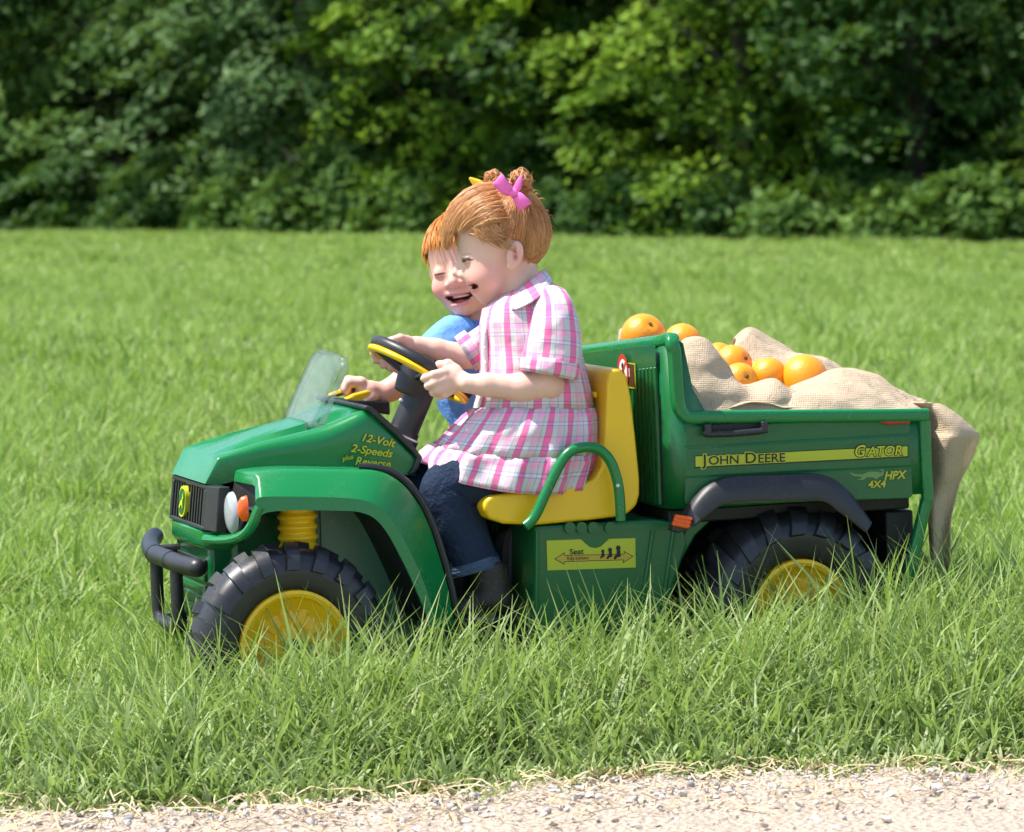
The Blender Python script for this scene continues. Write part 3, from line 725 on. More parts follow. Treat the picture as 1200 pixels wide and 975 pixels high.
# ---- front bumper
pn = V(233, 665, -0.16)
bx, bz = pn.x - .004, pn.z
bar = [(bx, -0.165, bz), (bx - 0.016, -0.10, bz + .002), (bx - 0.026, 0.0, bz + 0.006), (bx - 0.030, 0.07, bz + .009), (bx - 0.016, 0.165, bz + 0.018), (bx + 0.004, 0.215, bz + 0.026)]
v, f = tube(catmull(bar, 30), 0.0175, 18, round_caps=True)
bump_o = mk('bumper', v, f, M['black'], CAR, sharp=60)
for yy in (-0.035, 0.06):
    i = int(np.argmin([abs(p[1] - yy) for p in catmull(bar, 60)])); P_ = catmull(bar, 60)
    v, f = tube([P_[i - 1], P_[i], P_[i + 1]], 0.0184, 18, caps=True); mk('bumper_collar', v, f, M['black'], bump_o)
la = V(207, 678, -0.08); lb = V(207, 738, -0.08)
loop = [(bx - 0.020, -0.075, bz - .004), (bx - 0.020, -0.075, lb.z + 0.035), (bx - 0.019, -0.072, lb.z + 0.010), (bx - 0.018, -0.058, lb.z + .002), (bx - 0.018, 0.0, lb.z), (bx - 0.018, 0.075, lb.z + 0.002), (bx - 0.019, 0.092, lb.z + 0.010), (bx - 0.020, 0.097, lb.z + 0.035), (bx - 0.020, 0.097, bz + .004)]
v, f = tube(catmull(loop, 60), 0.0125, 14); mk('bumper_loop', v, f, M['black'], bump_o)
v, f = tube([(bx - 0.018, -0.06, lb.z + .005), (bx + 0.03, -0.09, lb.z + .004), (bx + .09, -0.10, lb.z + .01)], 0.011, 10); mk('bumper_stay', v, f, M['black'], bump_o)
v, f = tube([(bx - 0.018, 0.06, lb.z + .005), (bx + 0.03, 0.09, lb.z + .004), (bx + .09, 0.10, lb.z + .01)], 0.011, 10); mk('bumper_stay', v, f, M['black'], bump_o)
v, f = tube([(bx - 0.010, -0.11, bz), (bx + .06, -0.11, bz + .004)], 0.010, 10); mk('bumper_stay', v, f, M['black'], bump_o)
v, f = tube([(bx - 0.010, 0.11, bz + .01), (bx + .06, 0.11, bz + .01)], 0.010, 10); mk('bumper_stay', v, f, M['black'], bump_o)

# ---- wheels
def tyre_profile(Rr, w, rimr):
    h = w / 2
    return [(rimr, -h * .62), (rimr + .004, -h * .80), (rimr + .014, -h * .93), (rimr + (Rr - rimr) * .45, -h), (Rr - .036, -h * .985), (Rr - .020, -h * .90), (Rr - .009, -h * .72), (Rr - .003, -h * .45), (Rr, 0),
            (Rr - .003, h * .45), (Rr - .009, h * .72), (Rr - .020, h * .90), (Rr - .036, h * .985), (rimr + (Rr - rimr) * .45, h), (rimr + .014, h * .93), (rimr + .004, h * .80), (rimr, h * .62)]
def wheel(cx, yc, cz, Rr, w, rimr, nl, skew, rot, name, steer=0.0, side=-1, lw=0.78):
    prof = tyre_profile(Rr, w, rimr)
    P3 = catmull([(a, b, 0) for a, b in prof], 49)[:, :2]
    root = bpy.data.objects.new(name, None); COL.objects.link(root); root.parent = CAR
    root.location = (cx, yc, cz); root.rotation_euler = (0, rot, steer)
    v, f = lathe([tuple(p) for p in P3], (0, 0, 0), 'y', 72)
    t = mkl('tyre', v, f, M['tyre'], root, sharp=60)
    # lugs that wrap from the tread over the shoulder, left and right rows staggered
    mb = MB()
    for sd in (-1, 1):
        idx = [i for i, p in enumerate(P3) if (p[1] * sd) >= -0.004 and p[0] > rimr + (Rr - rimr) * .50]
        idx.sort(key=lambda i: P3[i][1] * sd)
        idx = sorted(idx, key=lambda i: abs(i - 24))
        pts = [P3[i] for i in idx]
        m = len(pts)
        for k in range(nl):
            a0 = 2 * math.pi * (k + (0.5 if sd > 0 else 0)) / nl
            rows = []
            for j, (r_, h_) in enumerate(pts):
                u = j / (m - 1)
                nrm = np.array([max(0.0, 1 - u * 1.1), u * sd]); nrm /= np.linalg.norm(nrm)
                th = 0.0100 if 0 < j < m - 1 else 0.0
                wd = (0.62 + 0.12 * u) * math.pi / nl * lw
                am = a0 + skew * (u - .5) * 2 * math.pi / nl
                row = []
                for (da, tt) in ((-wd * 1.12, -0.004), (-wd, th), (wd, th), (wd * 1.12, -0.004)):
                    rr = r_ + nrm[0] * tt; hh = h_ + nrm[1] * tt; a = am + da
                    row.append((rr * math.cos(a), hh, rr * math.sin(a)))
                rows.append(row)
            vv, ff = loft(rows); mb.add(vv, ff)
    mkl('tread_lugs', mb.v, mb.f, M['tyre'], t, sharp=30)
    # rim: lipped, dished, with a ring of shallow spokes and hub
    h = side * w / 2
    o_ = h * .93
    prof = [(rimr + .004, h * .80), (rimr + .003, o_ + side * .002), (rimr - .003, o_ + side * .004), (rimr - .009, o_), (rimr - .012, o_ - side * .012), (rimr - .022, o_ - side * .020), (rimr * .62, o_ - side * .030), (rimr * .42, o_ - side * .026), (rimr * .34, o_ - side * .014), (rimr * .16, o_ - side * .010), (.0005, o_ - side * .010)]
    v, f = lathe(prof, (0, 0, 0), 'y', 56); rim = mkl('rim', v, f, M['yellow'], root, sharp=35)
    mb = MB()
    for k in range(10):
        a = 2 * math.pi * k / 10
        ca, sa = math.cos(a), math.sin(a); tx, tz = -sa, ca
        q = []
        for r_, dy in ((rimr * .40, .026), (rimr * .80, .028)):
            for s_, e in ((-1, 0.001), (-.55, -.0025), (.55, -.0025), (1, .001)):
                q.append((r_ * ca + s_ * .009 * tx, o_ - side * (dy + e), r_ * sa + s_ * .009 * tz))
        mb.add(q, [(0, 1, 5, 4), (1, 2, 6, 5), (2, 3, 7, 6)])
    mkl('rim_spokes', mb.v, mb.f, M['yellow'], rim, smooth=False)
    v, f = lathe([(.014, o_ - side * .010), (.0135, o_ - side * .002), (.009, o_ + side * .001), (.0005, o_ + side * .001)], (0, 0, 0), 'y', 20); mkl('hub_cap', v, f, M['black'], rim)
    return root
def mkl(name, v, f, mat, parent, **k):
    """part in its parent's own coordinates"""
    WORLD_backup = WORLD.get(parent.name)
    o = mk(name, v, f, mat, None, space='W', **k); o.parent = parent; return o
fwx, fwz = -0.515, 0.180
wheel(fwx, -0.312, fwz, 0.178, 0.108, 0.100, 19, 0.15, 0.1, 'front_wheel', steer=R(2), lw=.62)
wheel(-0.425, 0.186, 0.160, 0.158, 0.108, 0.088, 19, -0.15, 0.4, 'front_wheel', steer=R(2), side=1, lw=.62)
wheel(0.466, -0.250, 0.187, 0.180, 0.225, 0.086, 18, 0.55, 0.2, 'rear_wheel')
wheel(0.466, 0.250, 0.187, 0.180, 0.225, 0.086, 18, -0.55, 0.5, 'rear_wheel', side=1)
v, f = tube([(fwx, -0.27, fwz), (fwx, 0.13, fwz)], 0.014, 10); mk('front_axle', v, f, M['dark'], CAR)
v, f = tube([(0.466, -0.22, 0.187), (0.466, 0.22, 0.187)], 0.016, 10); mk('rear_axle', v, f, M['dark'], CAR)

# ---- suspension springs (yellow bellows)
def spring(sg):
    c = V(350, 650, -0.255); zt_ = V(350, 596, -0.255).z
    prof = []; n = 60; rr = 0.0345
    for i in range(n + 1):
        u = i / n; prof.append((rr + 0.0028 * math.sin(u * 2 * math.pi * 7.5), u * (zt_ + .03 - (c.z - .03))))
    v, f = lathe(prof, (c.x, sg * 0.255, c.z - .03), 'z', 32); mk('suspension_spring', v, f, M['yellow'], CAR, sharp=80)
spring(-1)

# ---- windscreen
m, nt, b = nmat('clear_windscreen_plastic')
tr = N(nt, 'ShaderNodeBsdfTransparent'); tr.inputs[0].default_value = (0.94, 0.97, 0.96, 1)
setin(b, Roughness=0.10); b.inputs['Base Color'].default_value = (0.22, 0.27, 0.26, 1); b.inputs['Specular IOR Level'].default_value = 0.8
tc = N(nt, 'ShaderNodeTexCoord').outputs['Object']
nz = noise(nt, 160, 4, 0.65, tc)
fr = N(nt, 'ShaderNodeFresnel'); fr.inputs[0].default_value = 1.45
fac = math_(nt, 'ADD', math_(nt, 'MULTIPLY', fr.outputs[0], 0.45), math_(nt, 'MULTIPLY', nz.outputs[0], 0.05), True)
mx = N(nt, 'ShaderNodeMixShader'); nt.links.new(fac, mx.inputs[0]); nt.links.new(tr.outputs[0], mx.inputs[1]); nt.links.new(b.outputs[0], mx.inputs[2])
nt.links.new(mx.outputs[0], nt.nodes['Material Output'].inputs[0]); M['screen'] = m
wb = V(367, 501, -0.126); wt = V(404, 414, -0.126)
rows = []
for u in np.linspace(0, 1, 15):
    hw = 0.126 if u < 0.86 else 0.126 - 0.045 * ((u - .86) / .14) ** 2.2
    row = []
    for t in np.linspace(-1, 1, 25):
        y = t * hw; back = 0.020 * max(0, (abs(t) - .80) / .20) ** 1.6 * (1 - .3 * u)
        ctr = 0.004 * (1 - t * t)
        zt_ = wt.z - (0.012 * max(0, abs(t) - .55) ** 2 / .2 if u > .5 else 0) * u
        row.append((wb.x + (wt.x - wb.x) * u + back - ctr, y, wb.z + (zt_ - wb.z) * u))
    rows.append(row)
v, f = loft(rows); ws = mk('windscreen', v, f, M['screen'], CAR, solid=0.004)
for yy in (-0.118, 0.06):
    MB().box((wb.x - 0.012, yy - .008, wb.z - 0.012), (wb.x + 0.026, yy + .012, wb.z + 0.006)).build('screen_clip', M['screen'], ws, bevel=0.003)

# ---- dashboard trim, steering column, wheel
tp = PX([(426, 475.5), (432, 475), (441, 481), (465, 503), (487, 526), (494, 535), (491, 548), (485, 556)], -0.175)
inn = PX([(426, 480), (430, 481), (436, 486), (460, 508), (482, 530), (487, 537), (484, 547), (478, 556)], -0.175)
poly = tp + inn[::-1]
n_ = len(tp)
ny = [-0.182, 0.182]
v = [(x, y, z) for y in ny for x, z in poly]; k_ = len(poly); f = []
for i in range(k_):
    j = (i + 1) % k_; f.append((i, j, k_ + j, k_ + i))
for base in (0, k_):
    for i in range(n_ - 1):
        f.append((base + i, base + i + 1, base + k_ - 2 - i, base + k_ - 1 - i))
dash = fix_normals(mk('dashboard_trim', v, f, M['black'], CAR, bevel=0.005, bsegs=3, sharp=50))
Y0 = -0.120
ax0 = V(468, 517, Y0); ax1 = V(502, 436, Y0)
def lerp(a, b, t): return a + (b - a) * t
v, f = tube([lerp(ax0, ax1, t) for t in (-.12, .06, .07, .16, .17, .5, .84, .85, 1.0)], [0.034, 0.034, .0305, .0305, .0275, .0275, .0275, .031, .031], 28); colm = mk('steering_column', v, f, M['black'], CAR, sharp=30)
v, f = tube([lerp(ax0, ax1, t) for t in (.06, .085)], 0.0345, 28); mk('column_ring', v, f, M['chrome'], colm)
q = V(466.5, 469, Y0 - 0.03); v, f = lathe([(.0035, 0), (.003, -.004), (.0003, -.005)], (q.x + .006, q.y + .003, q.z), 'y', 12); mk('column_screw', v, f, M['chrome'], colm)
wa = V(437, 399, Y0); wb2 = V(549, 466, Y0)
wc = lerp(wa, wb2, .5); WR = (wb2 - wa).length / 2
du = (wb2 - wa).normalized(); dn = Vector((-du.z, 0, du.x)); dn = dn if dn.z > 0 else -dn; dy_ = Vector((0, 1, 0))
SW = dict(c=wc, r=WR, n=dn, u=du)
def ring(rad, prof, seg=64):
    v = []; f = []; m_ = len(prof)
    for i in range(seg):
        a = 2 * math.pi * i / seg; e = du * math.cos(a) + dy_ * math.sin(a)
        for (dr, dh) in prof: v.append(wc + e * (rad + dr) + dn * dh)
    for i in range(seg):
        k = (i + 1) % seg
        for j in range(m_):
            l = (j + 1) % m_; f.append((i * m_ + j, i * m_ + l, k * m_ + l, k * m_ + j))
    return v, f
rb = [(.011 * math.cos(t), .0115 * math.sin(t) + .004) for t in np.linspace(0, 2 * math.pi, 14, endpoint=False)]
v, f = ring(WR - .011, rb); swo = fix_normals(mk('steering_wheel', v, f, M['black'], CAR))
ry = [(.0085 * math.cos(t), .0065 * math.sin(t) - .0105) for t in np.linspace(0, 2 * math.pi, 12, endpoint=False)]
v, f = ring(WR - .0085, ry); fix_normals(mk('wheel_ring', v, f, M['yellow'], swo))
mb = MB()
for a in (0.4, 2.74, 4.71):
    e = du * math.cos(a) + dy_ * math.sin(a); t_ = dn.cross(e)
    q = []
    for r_ in (0.0, WR - .012):
        for s1, s2 in ((-.012, -.012), (.012, -.012), (.012, -.002), (-.012, -.002)): q.append(wc + e * r_ + t_ * s1 + dn * (s2 - (.02 if r_ == 0 else 0)))
    mb.add(q, [(0, 1, 5, 4), (1, 2, 6, 5), (2, 3, 7, 6), (3, 0, 4, 7), (0, 3, 2, 1), (4, 5, 6, 7)])
mb.build('wheel_spokes', M['black'], swo, smooth=False, bevel=0.003)
v, f = tube([wc - dn * .055, wc - dn * .03, wc - dn * .012, wc - dn * .004], [.026, .034, .036, .030], 24); mk('wheel_hub', v, f, M['black'], swo, sharp=40)

# ---- gear lever the boy holds
lv = V(420, 468, 0.075)
mk('lever_gate', *prism([(lv.x - .05, lv.z - .012), (lv.x + .05, lv.z - .030), (lv.x + .05, lv.z - .004), (lv.x - .05, lv.z + .004)], 0.03, 0.12), M['black'], CAR, smooth=False, bevel=0.003)
v, f = tube([V(388, 463, 0.10), V(401, 459, 0.10), V(414, 457, .10)], [0.006, .009, .008], 12, round_caps=True, ab=(1.3, .8)); mk('gear_lever', v, f, M['yellow'], CAR)
lp = PX([(404, 467), (414, 461), (432, 456), (441, 463), (434, 468), (412, 474)], 0.045)
mk('gear_lever', *prism(lp, 0.035, 0.062), M['yellow'], CAR, smooth=False, bevel=0.004)

# ---- bench seat
sp = PX([(567, 596), (568, 588), (575, 581.5), (600, 577), (650, 573), (683, 568), (697, 561), (705, 547), (709, 515), (711, 480), (712, 448), (714, 437), (720, 432), (728, 432), (735, 441), (740, 465), (745, 510), (750, 562), (750, 580), (746, 593), (733, 604.5), (690, 610), (628, 615.5), (590, 614), (573, 608)], -0.31)
v, f = prism(sp, -0.310, 0.310)
seat = fix_normals(mk('seat', v, f, M['yellow'], CAR, bevel=0.016, bsegs=4, sharp=50))
for k in range(3):                                        # moulded ribs across the backrest
    a = V(707, 465 + 26 * k, -0.31); MB().box((a.x - 0.0015, -0.26, a.z - .005), (a.x + 0.006, 0.26, a.z + .006)).build('seat_rib', M['yellow'], seat, bevel=0.003, bsegs=3)
def rail(sg):
    pts = [(615, 617), (622, 611), (629, 601), (641, 575), (654, 548), (665, 532), (677, 525.5), (690, 524), (704, 528), (715, 540), (722, 558), (726, 580), (727.5, 610)]
    P_ = [(p.x, sg * abs(p.y), p.z) for p in [V(a, b, -0.345) for a, b in pts]]
    v, f = tube(catmull(P_, 60), 0.0098, 16); o = mk('handrail', v, f, M['green'], CAR, sharp=80)
    q = V(724, 569, -0.355); v, f = lathe([(.0035, 0), (.003, -.003 * -sg), (.0003, -.004 * -sg)], (q.x, sg * .3545, q.z), 'y', 12); mk('rail_screw', v, f, M['chrome'], o)
rail(-1); rail(1)

# ---- box under the seat
bp = PX([(627, 617), (765, 609), (800, 612), (806, 640), (780, 715), (770, 760), (626, 766)], -0.31)
box_o = fix_normals(mk('seat_box', *prism(bp, -0.308, 0.308), M['dgreen'], CAR, smooth=False, bevel=0.006))
for a0, a1, b0_, b1 in ((752, 757, 690, 622), (777, 781, 690, 622)):        # moulded upright creases
    p0 = V(a0 - 6, b0_ + 60, -0.309); p1 = V(a1 + 8, b1, -0.309)
    v, f = tube([p0, p1], 0.004, 8); mk('box_crease', v, f, M['dgreen'], box_o)
v, f = tube([V(629.5, 622, -0.309), V(628, 760, -0.309)], 0.004, 8); mk('box_crease', v, f, M['dgreen'], box_o)
for k, xx in enumerate((667, 680.5, 694, 714)):              # seat-adjustment notches
    q = V(xx, 618, -0.309); v, f = tube([(q.x, -0.316, q.z), (q.x, -0.300, q.z)], 0.0105, 18); mk('notch_boss', v, f, M['dgreen'], box_o, sharp=40)
# black pedestal seen between the legs and the seat box
def oval_disc(cx, cy, rx, rz, y, th, mat, name, parent):
    c = V(cx, cy, y); r0 = [(c.x + rx * math.cos(t), y, c.z + rz * math.sin(t)) for t in np.linspace(0, 2 * math.pi, 28, endpoint=False)]
    r1 = [(x, y + th, z) for x, _, z in r0]
    v, f = loft([r1, r0], closed=True, capA=True, capB=True); return fix_normals(mk(name, v, f, mat, parent, bevel=0.004, sharp=40))
ped = oval_disc(604, 662, 0.030, 0.075, -0.16, 0.05, M['black'], 'seat_latch', CAR)
oval_disc(603, 660, 0.012, 0.062, -0.1635, 0.003, flat('grey_insert', (.09, .09, .11), .5), 'latch_insert', ped)
mk('latch_tip', *prism(PX([(601, 634), (606, 622), (612, 634)], -0.16), -0.166, -0.161), M['yellow'], ped, smooth=False)
MB().box((-0.055, -0.10, .14), (-0.02, 0.30, .36)).build('seat_post', M['dgreen'], CAR, bevel=0.01)

# ---- cargo bed
YB = 0.338
zs_f = V(800, 488, -YB).z; zs_r = V(1085, 486, -YB).z; zside = (zs_f + zs_r) / 2
zbot = V(900, 590, -YB).z
xh = V(787, 440, -YB).x - 0.006                            # front face of the headboard
xr = V(1083, 530, -YB).x                                   # tail end
ztop_n = V(786, 399, -YB).z; dip = 0.050
def headz(y): return ztop_n - 0.046 * min(1.1, max(0.0, (y + YB) / 0.54))
plan = [(xr, -YB)]
plan += [(x, -YB) for x in np.linspace(xr - .02, xh + .045, 14)]
for t in np.linspace(0, math.pi / 2, 8)[1:]: plan.append((xh + .040 - .040 * math.sin(t), -YB + .040 - .040 * math.cos(t)))
nh = len(plan)
plan += [(xh, y) for y in np.linspace(-YB + .06, YB - .06, 15)]
for t in np.linspace(0, math.pi / 2, 8)[:-1]: plan.append((xh + .040 - .040 * math.cos(t), YB - .040 + .040 * math.sin(t)))
plan += [(x, YB) for x in np.linspace(xh + .045, xr - .02, 14)] + [(xr, YB)]
def topz(x, y):
    if x > xh + 0.055: return zside
    if x > xh + 0.030: return zside + (headz(y) - zside) * ((xh + .055 - x) / .025)
    return headz(y)
bot = [(x, y, zbot) for x, y in plan]; tp_ = [(x, y, topz(x, y)) for x, y in plan]
md = [(x, y, zbot + (zside - zbot) * .5) for x, y in plan]
bed = mk('cargo_bed', *loft([bot, md, tp_]), M['dgreen'], CAR, solid=0.012, solid_off=0, sharp=40)
fix_normals(bed)
MB().box((xh + .01, -YB + .008, zbot), (xr, YB - .008, zbot + .02)).build('bed_floor', M['dgreen'], bed, bevel=0.004)
MB().box((xr - .012, -YB + .012, zbot + .004), (xr + .006, YB - .012, zside - .004)).build('tailgate', M['dgreen'], bed, bevel=0.004)
# rim: a rounded bar along the top edge, up the corner post and over the headboard
path = [(xr + .006, -YB - .004, zs_r)] + [(x, -YB - .004, lerp(Vector((0, 0, zs_f)), Vector((0, 0, zs_r)), (x - xh) / (xr - xh)).z) for x in np.linspace(xr - .03, xh + .085, 10)]
cpost = [(808, 489), (800, 484), (795, 475), (793, 455), (791.5, 430), (790, 412), (787.5, 403)]
path += [tuple(V(a, b, -YB - .004)) for a, b in cpost]
pj = V(780, 398, -YB + .012); path += [(xh + .012, -YB + .012, headz(-YB) + .002), (xh + .004, -YB + .045, headz(-YB + .045))]
path += [(xh + .002, y, headz(y)) for y in np.linspace(-YB + .11, 0, 6)]
far = [(x, -y, z - (headz(y) - headz(-y)) * max(0.0, min(1.0, (z - zside) / (headz(y) - zside)))) for x, y, z in reversed(path[:-1])]
P_ = catmull(path + far, 240)
def sweep_rect(P, hw, hh, n=4, seg=3):
    T, Nn, Bn = [], [], []
    P = np.asarray(P); T = np.gradient(P, axis=0); T /= np.linalg.norm(T, axis=1)[:, None]
    _, Nn, Bn = frames(P)
    sec = []
    for k in range(16):
        t = 2 * math.pi * k / 16; c_, s_ = math.cos(t), math.sin(t); e = 0.55
        sec.append((hw * math.copysign(abs(c_) ** e, c_), hh * math.copysign(abs(s_) ** e, s_)))
    return loft([[tuple(p + a * n_ + b * b_) for a, b in sec] for p, n_, b_ in zip(P, Nn, Bn)], closed=True, capA=True, capB=True)
rim_o = fix_normals(mk('bed_rim', *sweep_rect(P_, 0.0125, 0.0125), M['green'], bed, sharp=60))
# tail flange, down the rear corner
v, f = sweep_rect([tuple(V(a, b, -YB - .003)) for a, b in ((1081, 487), (1083, 500), (1084.5, 540), (1087, 586))], 0.011, 0.010); fix_normals(mk('corner_post', v, f, M['green'], bed, sharp=60))
v, f = sweep_rect([(p.x, YB, p.z) for p in [V(a, b, -YB) for a, b in ((1081, 487), (1083, 500), (1084.5, 540), (1087, 586))]], 0.011, 0.010); fix_normals(mk('corner_post', v, f, M['green'], bed, sharp=60))
for sg in (-1, 1):
    P3 = [V(a, b, -YB) for a, b in ((1087, 585), (1080, 615), (1067, 668), (1060, 700))]
    v, f = sweep_rect([(p.x, sg * (YB - .004), p.z) for p in P3], 0.011, 0.010); fix_normals(mk('tail_strut', v, f, M['green'], bed, sharp=60))
# moulded side panels with shadow gaps between them
def panel(pp, name='side_panel', y=-YB - .0065, th=.006, mat='dgreen'):
    q = [V(a, b, y - .0) for a, b in pp]
    v = [(p.x, y - th + .006, p.z) for p in q] + [(p.x, y + .008, p.z) for p in q]
    n = len(pp); f = [tuple(range(n))] + [(i, i + n, (i + 1) % n + n, (i + 1) % n) for i in range(n)]
    return fix_normals(mk(name, v, f, M[mat], bed, smooth=False, bevel=0.0018, bsegs=2))
panel([(803, 500), (1066, 489), (1067, 508.5), (803, 524)])
panel([(803, 525.5), (1067, 510), (1068, 545.5), (803, 559)])
panel([(803, 560.5), (1068, 547), (1070, 580), (1066, 584), (806, 593), (803, 589)])
# carrying handle
hp = [V(a, b, -YB - .022) for a, b in ((827, 508), (833, 509), (860, 508), (888, 505.5), (896, 504))]
v, f = tube(hp, 0.006, 12, round_caps=True); hd = mk('bed_handle', v, f, M['black'], bed)
for a, b in ((827, 500), (893, 497)):
    q = V(a, b, -YB - .01); MB().box((q.x - .006, -YB - .027, q.z - .016), (q.x + .006, -YB - .006, q.z + .006)).build('handle_bracket', M['black'], hd, bevel=0.002)
q0 = V(826, 500, -YB); MB().box((q0.x - .008, -YB - .0095, q0.z - .012), (q0.x + .11, -YB - .0065, q0.z + .004)).build('handle_recess', M['dark'], hd, bevel=0.001)
q = PX([(1030, 490), (1067, 488.5), (1067, 496), (1040, 498), (1030, 494)], -YB - .012); mk('red_latch', *prism(q, -YB - .013, -YB - .006), M['red'], bed, smooth=False, bevel=0.002)
# headboard: a recessed field with upright ribs and dark slots between
hz0 = zbot + .006
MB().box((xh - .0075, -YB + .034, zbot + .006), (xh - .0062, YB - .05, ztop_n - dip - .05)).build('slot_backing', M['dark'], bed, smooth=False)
nr = 28; pit = (2 * YB - .072) / nr
ribm = None
for k in range(nr):
    y = -YB + .036 + pit * (k + .5); hz1 = headz(y) - .046
    hw = pit * .5 - .0032
    o = MB().box((xh - .0135, y - hw, hz0), (xh - .0066, y + hw, hz1)).build('headboard_rib', M['dgreen'], bed, smooth=False, bevel=0.0015, bsegs=1)
yy_ = np.linspace(-YB + .034, YB - .034, 30); mk('headboard_field', *loft([[(xh - .0125, y, headz(y) - .0455) for y in yy_], [(xh - .0125, y, headz(y) - .006) for y in yy_]]), M['dgreen'], bed)
for z_ in (zbot + .072, zbot + .14):
    pass
# safety stickers on the headboard
def disc_x(cx, cy, r0, mat, dx, name, parent, r1=None, n=32):
    c = VX(cx, cy, xh - .014)
    if r1 is None:
        v = [(c.x - dx, c.y + r0 * math.cos(t), c.z + r0 * math.sin(t)) for t in np.linspace(0, 2 * math.pi, n, endpoint=False)]; f = [tuple(range(n))]
    else:
        v, f = loft([[(c.x - dx, c.y + r_ * math.cos(t), c.z + r_ * math.sin(t)) for t in np.linspace(0, 2 * math.pi, n, endpoint=False)] for r_ in (r0, r1)], closed=True)
    return mk(name, v, f, mat, parent, smooth=False)
c = VX(738.5, 440, xh - .014)
st = MB().box((xh - .0150, c.y - .034, c.z - .024), (xh - .0138, c.y + .034, c.z + .024)).build('warning_sticker', M['decal_yellow'], bed, smooth=False)
MB().box((xh - .0158, c.y - .029, c.z - .020), (xh - .0152, c.y + .029, c.z + .022)).build('sticker_field', M['decal_brown'], st, smooth=False)
MB().box((xh - .0166, c.y - .004, c.z - .002), (xh - .0160, c.y + .012, c.z + .014)).build('sticker_mark', M['decal_white'], st, smooth=False)
disc_x(732, 435, .026, M['decal_white'], .0032, 'sign_disc', st)
disc_x(732, 435, .033, M['decal_red'], .0036, 'sign_ring', st, .024)
c = VX(732, 435, xh - .014)
mk('sign_figure', [(c.x - .0040, c.y + a, c.z + b) for a, b in ((-.012, -.016), (-.002, -.012), (.004, -.016), (.010, -.006), (.004, .004), (.008, .012), (.001, .018), (-.006, .012), (-.004, .002), (-.012, -.004))], [tuple(range(10))], M['decal_black'], st, smooth=False)
mk('sign_bar', [(c.x - .0044, c.y + a, c.z + b) for a, b in ((-.019, .016), (-.016, .019), (.019, -.016), (.016, -.019))], [(0, 1, 2, 3)], M['decal_red'], st, smooth=False)
# frame under the bed, with dark filling at its tail
MB().box((0.20, -0.11, .20), (xr - .010, 0.11, zbot - .004)).build('rear_frame', M['dark'], CAR, bevel=0.01)
MB().box((0.662, -0.30, .19), (xr - .010, 0.30, zbot - .034)).build('tail_void_dark', M['dark'], CAR, bevel=0.004)  # dark box stands for the shaded void under the tail
MB().box((0.225, -YB + .03, zbot - .03), (xr - .02, YB - .03, zbot - .003)).build('bed_subframe', M['dark'], CAR, bevel=0.004)

# ---- rear fenders
def rear_fender(sg):
    top = [(800, 612), (806, 600), (815, 586), (829, 571), (846, 562), (868, 558.5), (910, 557), (955, 556), (976, 561), (993, 574), (1008, 592), (1022, 612)]
    bot = [(812, 618), (820, 612), (829, 604), (842, 594), (858, 589.5), (875, 588), (912, 587), (955, 586.5), (970, 590), (982, 599), (998, 611), (1014, 624)]
    n = 48
    def cv(pp, y, dz=0): return [(p[0], sg * abs(p[1]), p[2] + dz) for p in catmull([V(a, b, y) for a, b in pp], n)]
    T_ = cv(top, -0.368); B_ = cv(bot, -0.384)
    md1 = [tuple(np.array(a) * .78 + np.array(b) * .22 + np.array([0, sg * .004, 0])) for a, b in zip(T_, B_)]
    md2 = [tuple(np.array(a) * .15 + np.array(b) * .85 + np.array([0, sg * .004, 0])) for a, b in zip(T_, B_)]
    inn_ = [(x, sg * (YB + .006), z + .001) for x, y, z in T_]
    ret = [(x, sg * 0.350, z + .006) for x, y, z in B_]
    v, f = loft([inn_, T_, md1, md2, B_, ret]); o = fix_normals(mk('rear_fender', v, f, M['black'], CAR, sharp=50))
    q = [V(a, b, -0.386) for a, b in ((789, 616), (793, 603), (812, 606), (808, 620))]
    v = [(p.x, sg * .384, p.z) for p in q] + [(p.x, sg * .374, p.z) for p in q]
    rf = fix_normals(mk('reflector', v, [(0, 1, 2, 3), (4, 7, 6, 5), (0, 4, 5, 1), (1, 5, 6, 2), (2, 6, 7, 3), (3, 7, 4, 0)], M['orange_lens'], o, smooth=False, bevel=0.002))
    for k in range(3):
        t0, t1 = (.12 + .3 * k), (.30 + .3 * k)
        a_, b_, c_, d_ = [lerp(q[0], q[1], t) for t in (t0, t1)] + [lerp(q[3], q[2], t) for t in (t1, t0)]
        v = [(p.x, sg * .3868, p.z) for p in (a_, b_, c_, d_)] + [(p.x, sg * .383, p.z) for p in (a_, b_, c_, d_)]
        fix_normals(mk('reflector_bar', v, [(0, 1, 2, 3), (0, 4, 5, 1), (1, 5, 6, 2), (2, 6, 7, 3), (3, 7, 4, 0)], M['orange_lens'], rf, smooth=False, bevel=0.0008))
    # end tab of the fender
    q = PX([(787, 622), (790, 614), (800, 610), (812, 616), (806, 622), (795, 625)], -0.374); mk('fender_tab', *prism(q, sg * .374, sg * .345), M['black'], o, smooth=False, bevel=0.003)
rear_fender(-1); rear_fender(1)
# arch panel in front of the rear wheel
ap = PX([(806, 612), (838, 606), (815, 628), (797, 660), (788, 700), (783, 750), (765, 750), (778, 690)], -0.30)
for sg in (-1, 1): fix_normals(mk('arch_panel', *prism(ap, sg * .300, sg * .19), M['dgreen'], CAR, smooth=False, bevel=0.004))

